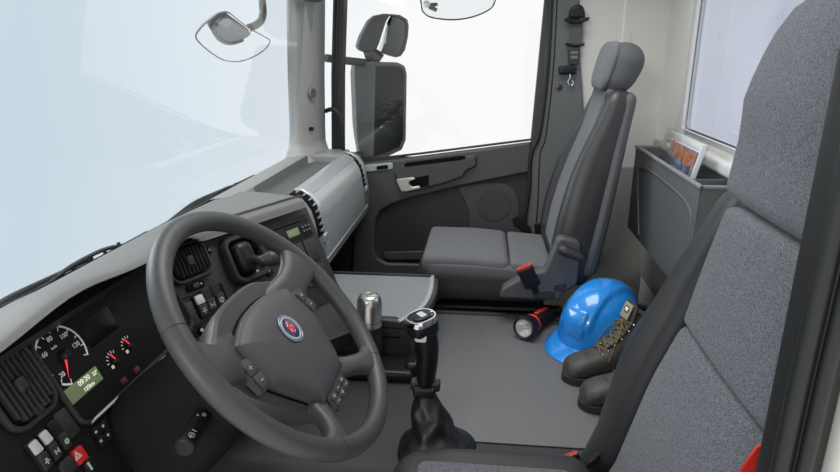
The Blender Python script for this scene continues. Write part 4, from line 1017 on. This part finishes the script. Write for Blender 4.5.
# boots: local frame y = towards heel, z = up
def boot(origin, rot, label, shaft=True):
    B = M.Translation(origin) @ M.Rotation(R(rot), 4, 'Z') @ M.Diagonal((0.90, 0.92, 0.90, 1))
    lean = lambda p: V((p.x, p.y + 0.30*max(0, p.z - 0.12), p.z - 0.10*max(0, p.z - 0.12)))
    o = thing('work_boot', label, 'boot', origin, 'pair of work boots')
    secs = [((0.002, 0.045), (0.000, 0.020), 0.018, 2.2), ((0.010, 0.064), (0.003, 0.018), 0.035, 2.3), ((0.028, 0.077), (0.014, 0.016), 0.046, 2.4), ((0.060, 0.084), (0.050, 0.015), 0.051, 2.4), ((0.095, 0.092), (0.100, 0.015), 0.050, 2.3),
            ((0.130, 0.112), (0.160, 0.015), 0.045, 2.2), ((0.155, 0.140), (0.225, 0.016), 0.041, 2.1), ((0.168, 0.165), (0.282, 0.024), 0.039, 2.1), ((0.172, 0.185), (0.298, 0.070), 0.039, 2.1), ((0.172, 0.205), (0.300, 0.115), 0.042, 2.1), ((0.170, 0.225), (0.300, 0.160), 0.045, 2.1), ((0.170, 0.240), (0.298, 0.200), 0.047, 2.1)]
    rings = []
    for (ty, tz), (by, bz), hw_, ex in secs:
        a, b_ = V((0, ty, tz)), V((0, by, bz)); c_ = (a + b_)/2; d = (a - b_)/2; ring = []
        for k in range(20):
            t = 2*math.pi*k/20; cs, sn = math.cos(t), math.sin(t); e2 = 2/ex
            p = c_ + d * math.copysign(abs(sn)**e2, sn) + V((hw_*math.copysign(abs(cs)**e2, cs), 0, 0))
            p.x += 0.0012*math.sin(ty*180 + k) ; ring.append(lean(p))
        rings.append(ring)
    MB().loft(rings, B, True, False).build('upper', bootskin, o, sharp=0, sub=1, solid=0.003)
    # padded collar
    MB().tube([B @ p for p in rings[-1]], 0.009, 8, closed=True).build('collar', mat('collar pad', (0.02, 0.02, 0.02), 0.7), o)
    ol = [(0, -0.008), (0.030, 0.004), (0.048, 0.035), (0.054, 0.075), (0.048, 0.13), (0.040, 0.18), (0.042, 0.25), (0.036, 0.29), (0.0, 0.312), (-0.036, 0.29), (-0.042, 0.25), (-0.038, 0.18), (-0.046, 0.13), (-0.054, 0.075), (-0.046, 0.035), (-0.026, 0.004)]
    cp_ = [p.to_2d() for p in catmull([V((x, y, 0)) for x, y in ol], 3, True)]
    MB().prism([(p.x, p.y) for p in cp_], 0.0, 0.026, B).build('sole', sole, o, bevel=0.004)
    # toe cap seam
    MB().tube([B @ V((0.0515*math.cos(t), 0.072 - 0.006*math.sin(t), 0.020 + 0.0665*math.sin(t))) for t in [math.pi*i/14 for i in range(15)]], 0.002, 6).build('toe_seam', sole, o)
    # tongue
    tg = [V((x, y, z)) for y, z, x in ((0.118, 0.112, 0.0), (0.150, 0.150, 0.0), (0.162, 0.190, 0.0), (0.160, 0.235, 0.0), (0.155, 0.262, 0.0))]
    MB().tube([B @ lean(p) for p in tg], [0.020, 0.024, 0.027, 0.030, 0.027], 12, 3, flat=0.22, upv=B.to_3x3() @ V((0, -1, 0.5))).build('tongue', bootskin, o)
    pm = B @ M.Translation(lean(V((0, 0.149, 0.236)))) @ M.Rotation(R(70), 4, 'X')
    pt_ = MB().slab(pm, 0.044, 0.050, 0.003, 0.004, 0.001).build('label_patch', tan, o, label='tan label patch')
    MB().slab(pm @ M.Translation((0, 0.004, 0.003)), 0.028, 0.020, 0.001, 0.0099, 0.0004).build('patch_oval', black, pt_)
    d = MB(); d.slab(pm @ M.Translation((0, 0.007, 0.004)), 0.018, 0.006, 0.0006, 0.003, 0.0002)
    for k in (-1, 0, 1): d.slab(pm @ M.Translation((k*0.006, 0.001, 0.004)), 0.004, 0.005, 0.0006, 0.001, 0.0002, 1)
    d.build('patch_mark', white, pt_)
    # eyelets and laces
    rows = [(0.100, 0.094, 0.020), (0.118, 0.106, 0.021), (0.135, 0.124, 0.022), (0.150, 0.146, 0.023), (0.160, 0.176, 0.026), (0.164, 0.200, 0.028)]
    rows = [(lean(V((0, y, z))).y, lean(V((0, y, z))).z, x) for y, z, x in rows]
    for k, (y, z, x) in enumerate(rows):
        for s in (-1, 1):
            MB().lathe([(0.0, 0.003), (0.002, 0.003), (0.0032, 0.0)], B @ M.Translation((s*(x+0.006), y + 0.004, z - 0.002)) @ M.Rotation(R(30*s), 4, 'Y') @ M.Rotation(R(35), 4, 'X'), 8).build('lace_hook', chrome, o)
    for s in (-1, 1):
        z_ = []
        for k, (y, z, x) in enumerate(rows):
            z_.append(V(((s if k % 2 else -s)*(x + 0.006), y - 0.002, z + 0.003)))
            if k < len(rows) - 1:
                y2, z2, x2 = rows[k+1]; z_.append(V((0, (y + y2)/2 - 0.007, (z + z2)/2 + 0.010)))
        MB().tube([B @ p for p in z_], 0.0021, 6, 3).build('lace', lacemat, o)
    for s in (-1, 1):
        MB().tube([B @ lean(V(p)) for p in ((0, 0.152, 0.200), (s*0.016, 0.140, 0.196), (s*0.034, 0.146, 0.180), (s*0.030, 0.150, 0.165), (s*0.010, 0.145, 0.182), (0, 0.150, 0.200))], 0.0019, 6, 5).build('lace_bow', lacemat, o)
        MB().tube([B @ lean(V(p)) for p in ((0, 0.152, 0.198), (s*0.030, 0.138, 0.170), (s*0.044, 0.130, 0.125), (s*0.050, 0.115, 0.080))], 0.0018, 6, 5).build('lace_end', lacemat, o)
    return o
boot((0.990, -0.252, 0.356), 195, 'black laced work boot with tan tongue label, nearer the blue helmet')
boot((0.860, -0.278, 0.356), 190, 'black work boot half hidden behind the driver seat, in front of its pair')

# ================================================================== WALL POCKET AND MAGAZINE
wp = thing('wall_pocket', 'dark grey plastic storage pocket fixed to the rear wall below the window', 'storage pocket', (1.35, YR, 0.615))
PX0, PX1, PY1, PZ0, PZ1 = 1.00, 1.675, -0.550, 0.617, 0.918
Yb = YR + 0.013
MB().soft(PX0, PX1, PY1 - 0.010, PY1, PZ0, PZ1, 0.004, 2, 3).build('front_panel', pocketgrey, wp)
MB().soft(PX0, PX0 + 0.008, Yb, PY1, PZ0, PZ1, 0.003, 2, 2).build('near_side', pocketgrey, wp)
MB().soft(PX1 - 0.008, PX1, Yb, PY1, PZ0, PZ1, 0.003, 2, 2).build('far_side', pocketgrey, wp)
MB().soft(PX0, PX1, Yb, PY1, PZ0, PZ0 + 0.008, 0.003, 2, 2).build('bottom', pocketgrey, wp)
MB().soft(PX0, PX1, Yb, Yb + 0.006, PZ0, PZ1 - 0.01, 0.002, 2, 2).build('back_panel', pocketgrey, wp)
MB().soft(1.205, 1.212, Yb, PY1 - 0.008, PZ0, PZ1 - 0.02, 0.003, 2, 2).build('divider', pocketgrey, wp)
rimm = mat('pale grey rim', (0.22, 0.225, 0.225), 0.4)  # rim in a lighter grey than the pocket panels
b = MB().soft(PX0 - 0.003, PX1 + 0.003, PY1 - 0.011, PY1 + 0.003, PZ1 - 0.004, PZ1 + 0.005, 0.003, 2, 2)
b.soft(PX0 - 0.003, PX0 + 0.009, Yb, PY1, PZ1 - 0.004, PZ1 + 0.005, 0.003, 2, 2); b.soft(PX1 - 0.009, PX1 + 0.003, Yb, PY1, PZ1 - 0.004, PZ1 + 0.005, 0.003, 2, 2)
b.build('rim', rimm, wp)
rp_ = [onY(u, v, PY1 + 0.001) for u, v in ((639, 235), (638, 180), (640, 168), (646, 167), (660, 178), (680, 196), (688, 206), (692, 222), (688, 282))]
arch = [(p.x, p.z) for p in rp_]
MB().tube([onY(u, v, PY1 + 0.0005) for u, v in ((639, 235), (638, 180), (640, 169), (646, 168), (660, 178), (679, 194), (688, 206), (691, 222), (685, 284))], 0.0035, 8, 5).build('panel_relief', pocketgrey, wp)

mg = thing('magazine', 'magazine with orange lettering in a clear sleeve standing in the wall pocket', 'magazine', (1.38, -0.63, 0.63))
mlean = R(14)
FM = Frame(onY(683, 160, -0.625), 0, 0, ex=V((1, 0.02, 0)).normalized() * -1 if False else V((-1, 0.0, 0)), n=V((0, 1, 0.22)))
def mag():
    # local x runs towards the driver, y up
    # picture corners of the cover
    tl_, tr_, br_, bl_ = FM.uv(668, 129), FM.uv(700, 143), FM.uv(694, 178), FM.uv(659, 162)
    cx0 = (tl_[0] + tr_[0] + br_[0] + bl_[0])/4; w_ = 0.5*(abs(tr_[0]-tl_[0]) + abs(br_[0]-bl_[0]))
    top = 0.5*(tl_[1] + tr_[1])
    h_ = 0.26; cy0 = top - h_/2
    MB().slab(FM.at(cx0, cy0, -0.014), w_, h_, 0.013, 0.003, 0.001).build('pages', paper, mg)
    MB().slab(FM.at(cx0, cy0 - 0.012, -0.001), w_*0.96, h_ - 0.03, 0.0012, 0.002, 0.0004).build('cover', cover, mg)
    MB().slab(FM.at(cx0, top - 0.010, -0.001), w_*0.96, 0.020, 0.0016, 0.002, 0.0004).build('white_band', paper, mg)
    tm_ = FM.px(681, 154, 0.0012) @ M.Rotation(R(-3), 4, 'Z')
    MB().text(tm_, 'RUNNER', w_*0.19, 0.0004, 0.25).build('title_lettering', orange, mg, fix=False)
    MB().slab(FM.px(668, 145, 0.0008), 0.045, 0.014, 0.0006, 0.001, 0.0002).build('white_corner_print', paper, mg)
    s = MB().slab(FM.at(cx0, cy0, -0.016), w_ + 0.02, h_ + 0.012, 0.022, 0.004, 0.001); s.build('clear_sleeve', plastic_film, mg)
mag()

# ================================================================== SEAT BELT ON THE PILLAR
XB = 2.0
sbt = thing('seat_belt', 'black seat belt guide and buckle hanging on the far door pillar', 'seat belt', onX(575, 75, XB))
z4 = lambda l: [(520 + x/4.29, y/4.29) for x, y in l]
yzprism(MB(), pxX(z4([(207, 78), (212, 45), (228, 24), (250, 20), (268, 28), (275, 50), (278, 78)]), XB), 1.975, 2.012).build('belt_guide_cover', black, sbt, bevel=0.008, seg=3)
MB().tube(pxX(z4([(198, 78), (205, 88), (245, 94), (285, 82), (290, 74)]), XB - 0.015), 0.008, 10, 4).build('guide_bar', black, sbt)
yzprism(MB(), pxX(z4([(214, 90), (270, 90), (268, 200), (214, 200)]), XB), 1.999, 2.003).build('webbing', web, sbt)
MB().tube(pxX(z4([(195, 188), (235, 196), (276, 190)]), XB - 0.004), 0.0055, 8).build('webbing_clip', black, sbt)
yzprism(MB(), pxX(z4([(205, 205), (256, 203), (254, 262), (246, 276), (212, 278), (206, 262)]), XB), 1.990, 2.004).build('buckle_tongue', mat('tongue plastic', (0.03, 0.03, 0.03), 0.4), sbt, bevel=0.003)
for yy in (226, 246): yzprism(MB(), pxX(z4([(216, yy-7), (246, yy-7), (246, yy+5), (216, yy+5)]), XB), 1.988, 1.992).build('tongue_slot', mat('dull steel', (0.25, 0.25, 0.24), 0.35, metal=0.8), sbt)
MB().soft(1.978, 2.004, onX(*z4([(262, 0)])[0], XB).y, onX(*z4([(184, 0)])[0], XB).y, onX(*z4([(200, 318)])[0], XB).z, onX(*z4([(200, 282)])[0], XB).z, 0.008).build('belt_stop', black, sbt)
MB().tube(pxX(z4([(214, 312), (214, 335), (206, 348), (208, 362), (222, 366), (228, 356), (222, 344)]), XB - 0.006), 0.0030, 8, 4).build('metal_hook', chrome, sbt)

yzprism(MB(), pxX([(512, 218), (517, 214), (531, 228), (529, 233), (514, 226)], 1.99), 1.975, 1.992).build('anchor_cover', black, sbt, bevel=0.004)
yzprism(MB(), pxX([(534, 224), (540, 222), (542, 233), (535, 234)], 1.99), 1.978, 1.988).build('lower_anchor', black, sbt, bevel=0.002)
# grab handle on the A pillar
gh = MB().tube([onX(326, 111, 2.02), onX(330, 109.5, 1.99), onX(335, 110, 1.985), onX(340, 116, 1.985), onX(342.5, 128, 1.985), onX(343, 146, 1.99), onX(343, 160, 2.01)], 0.0095, 12, 5)
g0 = gh.build('grab_handle', rubber, loc=onX(343, 160, 2.01)); tag(g0, 'slim black grab handle curving down the windscreen pillar by the far door', 'grab handle')

# ================================================================== OUTSIDE: MIRRORS AND WIPERS
XM = 2.35
sm = thing('side_mirror', 'tall dark rectangular exterior mirror outside the passenger window', 'mirror', onX(380, 160, XM))
zm = lambda l: [(330 + x/4.289, y/4.289) for x, y in l]
def dish(px_front, px_back, xf, xb, matt, name, parent):
    """housing from an outline at depth xf to a smaller outline at xb"""
    a = [onX(u, v, xf) for u, v in px_front]; c_ = [onX(u, v, xb) for u, v in px_back]
    MB().loft([a, [p.lerp(q, 0.5) for p, q in zip(a, c_)], c_]).build(name, matt, parent, sharp=60)
outl = [(354, 66), (356, 62), (375, 62), (398, 62.5), (405, 66), (407, 74), (406, 140), (402, 150), (385, 158), (366, 161), (360, 158), (357, 140)]
a = [onX(u, v, XM) for u, v in outl]
MB().loft([[p + V((0.0, 0, 0)) for p in a], [p + V((0.10, 0.035, 0)) for p in a], [a[0].lerp(p, 0.7) + V((0.14, 0.05, -0.03)) for p in a]]).build('housing', mat('mirror back grey', (0.10, 0.105, 0.10), 0.5), sm, bevel=0.008, seg=3)
gp = [(376, 66), (397, 66), (402.5, 69), (404, 77), (403, 138), (399, 147), (385, 153), (374, 156)]
a = [onX(u, v, XM - 0.006) for u, v in gp]
MB().loft([a, [p + V((0.008, 0.0, 0)) for p in a]]).build('mirror_glass', mat('dark reflection mirror glass', (0.014, 0.016, 0.017), 0.06, metal=0.0, spec=0.3), sm)  # dark reflection of the cab put into the glass colour
MB().tube([onX(374.5, 64, XM - 0.006), onX(374, 110, XM - 0.006), onX(372, 157, XM - 0.006)], 0.004, 6).build('housing_edge', mat('edge', (0.12, 0.125, 0.125), 0.4), sm)
MB().tube([onX(326, 58, 2.20), onX(345, 60.5, 2.28), onX(368, 63, XM + 0.03)], 0.018, 12).build('mirror_arm', exterior, sm)
MB().tube([onX(345, 162, 2.14), onX(352, 156, 2.2), onX(362, 153, XM + 0.03)], 0.014, 10, 4).build('lower_arm', exterior, sm)

wm = thing('wide_angle_mirror', 'small hooded wide-angle mirror above the tall exterior mirror', 'mirror', onX(383, 60, XM))
fo = zm([(112, 195), (128, 150), (160, 88), (185, 65), (240, 56), (295, 64), (330, 82), (338, 110), (335, 160), (322, 215), (302, 240), (285, 246), (235, 230), (200, 216), (150, 226), (122, 215)])
# hood: left dark shell
hl = zm([(118, 198), (132, 150), (165, 88), (190, 66), (232, 58), (262, 60), (242, 90), (226, 140), (212, 185), (200, 212), (160, 226), (128, 216)])
a = [onX(u, v, XM) for u, v in hl]
MB().loft([a, [p + V((0.05, 0.02, 0)) for p in a], [a[0].lerp(p, 0.8) + V((0.09, 0.03, 0)) for p in a]]).build('hood', exterior, wm, bevel=0.006, seg=3)
hr = zm([(262, 60), (300, 64), (332, 84), (338, 112), (334, 160), (322, 214), (304, 240), (286, 246), (240, 232), (200, 214), (212, 218), (222, 222), (246, 226), (285, 238), (300, 232), (315, 208), (327, 156), (330, 112), (324, 90), (298, 72), (264, 66)])
a = [onX(u, v, XM - 0.003) for u, v in hr]
MB().loft([a, [p + V((0.05, 0.02, 0)) for p in a]]).build('hood_edge', exterior, wm)
ip_ = zm([(262, 64), (298, 70), (326, 88), (332, 112), (328, 158), (316, 210), (300, 234), (285, 240), (246, 228), (222, 222), (240, 180), (250, 130), (252, 90)])
a = [onX(u, v, XM + 0.03) for u, v in ip_]
MB().loft([a, [p + V((0.03, 0.0, 0)) for p in a]]).build('inner_shell', mat('inner shell', (0.09, 0.095, 0.095), 0.35), wm)
gs = zm([(262, 66), (250, 84), (250, 110), (240, 160), (226, 205), (220, 221), (208, 216), (216, 190), (230, 145), (244, 95)])
a = [onX(u, v, XM - 0.002) for u, v in gs]
MB().loft([a, [p + V((0.03, 0.0, 0)) for p in a]]).build('mirror_glass', mirrorglass, wm)
MB().tube([onX(366, 57, XM + 0.03), onX(373, 54, XM + 0.03), onX(380, 60, XM + 0.03)], [0.03, 0.034, 0.03], 12).build('neck', exterior, wm)

# front mirror ahead of the windscreen
fm2 = thing('front_mirror', 'pale curved front mirror on a bent grey arm beyond the windscreen', 'mirror', onY(245, 25, 0.95))
zf = lambda l: [(180 + x/6.74, y/6.74) for x, y in l]
YF = 0.95
FMr = Frame(onY(245, 30, YF), 0, ex=(1, 0.1, 0), n=V((-0.45, -0.45, -0.75)).cross(V((1, 0.1, 0))).cross(V((1, 0.1, 0))) * -1)
def onM(F, u, v, h=0): return F.pt(*F.uv(u, v, h), h)
of = [onM(FMr, u, v) for u, v in zf([(104, 238), (112, 220), (150, 172), (215, 120), (262, 90), (310, 80), (340, 90), (400, 140), (470, 192), (560, 240), (606, 270), (590, 310), (550, 348), (480, 388), (420, 408), (365, 414), (290, 402), (220, 362), (150, 306), (110, 262)])]
nf = FMr.n
cc = sum(of, V())/len(of)
MB().loft([of, [cc + (p - cc)*0.985 - nf*0.006 for p in of], [cc + (p - cc)*0.80 - nf*0.014 for p in of], [cc + (p - cc)*0.4 - nf*0.02 for p in of]]).build('housing', mat('pale housing', (0.20, 0.21, 0.20), 0.35), fm2, sharp=60)
MB().tube([p + nf*0.002 for p in of], 0.0020, 6, 3, closed=True).build('rim', rubber, fm2)
MB().loft([[cc + (p - cc)*0.98 + nf*0.001 for p in of], [cc + (p - cc)*0.3 + nf*0.0012 for p in of]]).build('mirror_glass', mat('bright mirror glass', (0.90, 0.93, 0.95), 0.08, metal=1), fm2)
bowl = [onM(FMr, u, v, 0.007) for u, v in zf([(212, 188), (232, 150), (270, 118), (320, 112), (365, 140), (420, 180), (478, 222), (460, 240), (420, 264), (360, 284), (310, 286), (260, 262), (225, 220)])]  # mirror's oval reflection, shaped as a raised grey boss, edge and spot
c2 = sum(bowl, V())/len(bowl)
MB().loft([bowl, [c2 + (p - c2)*0.93 + nf*0.006 for p in bowl], [c2 + (p - c2)*0.86 + nf*0.002 for p in bowl]]).build('inner_reflection', mat('reflection grey', (0.16, 0.18, 0.175), 0.4), fm2)
MB().tube([c2 + (p - c2)*0.95 + nf*0.006 for p in bowl[-5:] + bowl[:2]], 0.007, 8, 3).build('reflection_edge', mat('reflection edge', (0.10, 0.10, 0.095), 0.4), fm2)
q = [onM(FMr, u, v, 0.012) for u, v in zf([(262, 150), (290, 122), (325, 120), (355, 145), (330, 172), (290, 178)])]
MB().loft([q, [p + nf*0.003 for p in q]]).build('reflection_spot', mat('reflection spot', (0.45, 0.47, 0.46), 0.4), fm2, bevel=0.002)
MB().tube([onY(u, v, YF + 0.01) for u, v in zf([(552, -60), (556, 20), (560, 90), (545, 140), (510, 170), (470, 186)])], 0.016, 12, 5).build('mirror_arm', mat('arm grey', (0.07, 0.073, 0.07), 0.35), fm2)

# kerb mirror at the top edge
km = thing('kerb_mirror', 'shallow white kerb mirror hanging over the passenger window at the top edge', 'mirror', onX(458, 10, 2.45))
FK = Frame(onX(458, 8, 2.42), 0, ex=(0, -1, 0), n=V((-0.55, 0, -0.83)))
ok = [onM(FK, u, v) for u, v in zm([(390, -30), (392, 20), (398, 48), (430, 72), (490, 82), (545, 83), (610, 72), (670, 48), (702, 20), (708, -30), (640, -60), (460, -60)])]
c3 = sum(ok, V())/len(ok); nk = FK.n
MB().loft([ok, [c3 + (p - c3)*0.9 - nk*0.05 for p in ok], [c3 + (p - c3)*0.4 - nk*0.09 for p in ok]]).build('housing', mat('pale housing', (0, 0, 0)), km, sharp=60)
MB().loft([[c3 + (p - c3)*0.985 + nk*0.001 for p in ok], [c3 + (p - c3)*0.3 + nk*0.0012 for p in ok]]).build('mirror_glass', mirrorglass, km)
MB().tube([p + nk*0.002 for p in ok], 0.0028, 6, 3, closed=True).build('rim', rubber, km)
q = onX(427, 4, 2.40)
MB().lathe([(0.0, 0.022), (0.010, 0.020), (0.016, 0.010), (0.017, 0.0)], M.Translation(q) @ M.Rotation(R(-90), 4, 'Y'), 16).build('mount_cap', mat('white cap', (0.8, 0.8, 0.8), 0.3), km)
MB().tube([q + V((0.004, -0.012, -0.010)), q + V((0.004, -0.045, -0.028))], [0.012, 0.008], 8).build('mount_stub', mat('edge', (0, 0, 0)), km)

def wiper(pts_arm, pts_blade, label, Y):
    b0 = onY(*pts_blade[0], Y)
    o = thing('windscreen_wiper', label, 'wiper', b0, 'windscreen wipers')
    MB().tube([onY(u, v, Y) for u, v in pts_blade], 0.0055, 8).build('blade', rubber, o)
    A = [onY(u, v, Y + 0.010) for u, v in pts_arm]
    MB().tube(A, [0.009, 0.007, 0.005, 0.004], 8, 4).build('arm', mat('wiper arm', (0.03, 0.032, 0.03), 0.4), o)
    n = 5
    for k in range(n):
        t = 0.30 + 0.45*k/(n-1); B_ = [onY(u, v, Y) for u, v in pts_blade]
        p = B_[0].lerp(B_[-1], t) ; MB().tube([p, p + V((0.002, 0.002, 0.012))], 0.004, 6).build('link', mat('wiper arm', (0, 0, 0)), o)
    B_ = [onY(u, v, Y) for u, v in pts_blade]
    MB().tube([B_[0].lerp(B_[-1], 0.26), B_[0].lerp(B_[-1], 0.40) + V((0, 0, 0.012)), B_[0].lerp(B_[-1], 0.62) + V((0, 0, 0.013)), B_[0].lerp(B_[-1], 0.78)], 0.005, 6, 4).build('yoke', mat('wiper arm', (0, 0, 0)), o)
    return o
wiper([(-20, 318), (10, 298), (50, 278), (92, 258)], [(0, 309), (60, 279), (105, 256), (147, 233)], 'long black windscreen wiper at the left, in front of the driver', 0.845)
wiper([(152, 238), (176, 217), (197, 201), (224, 189)], [(160, 230), (195, 205), (225, 190), (254, 176)], 'black windscreen wiper right of the steering wheel top', 0.845)
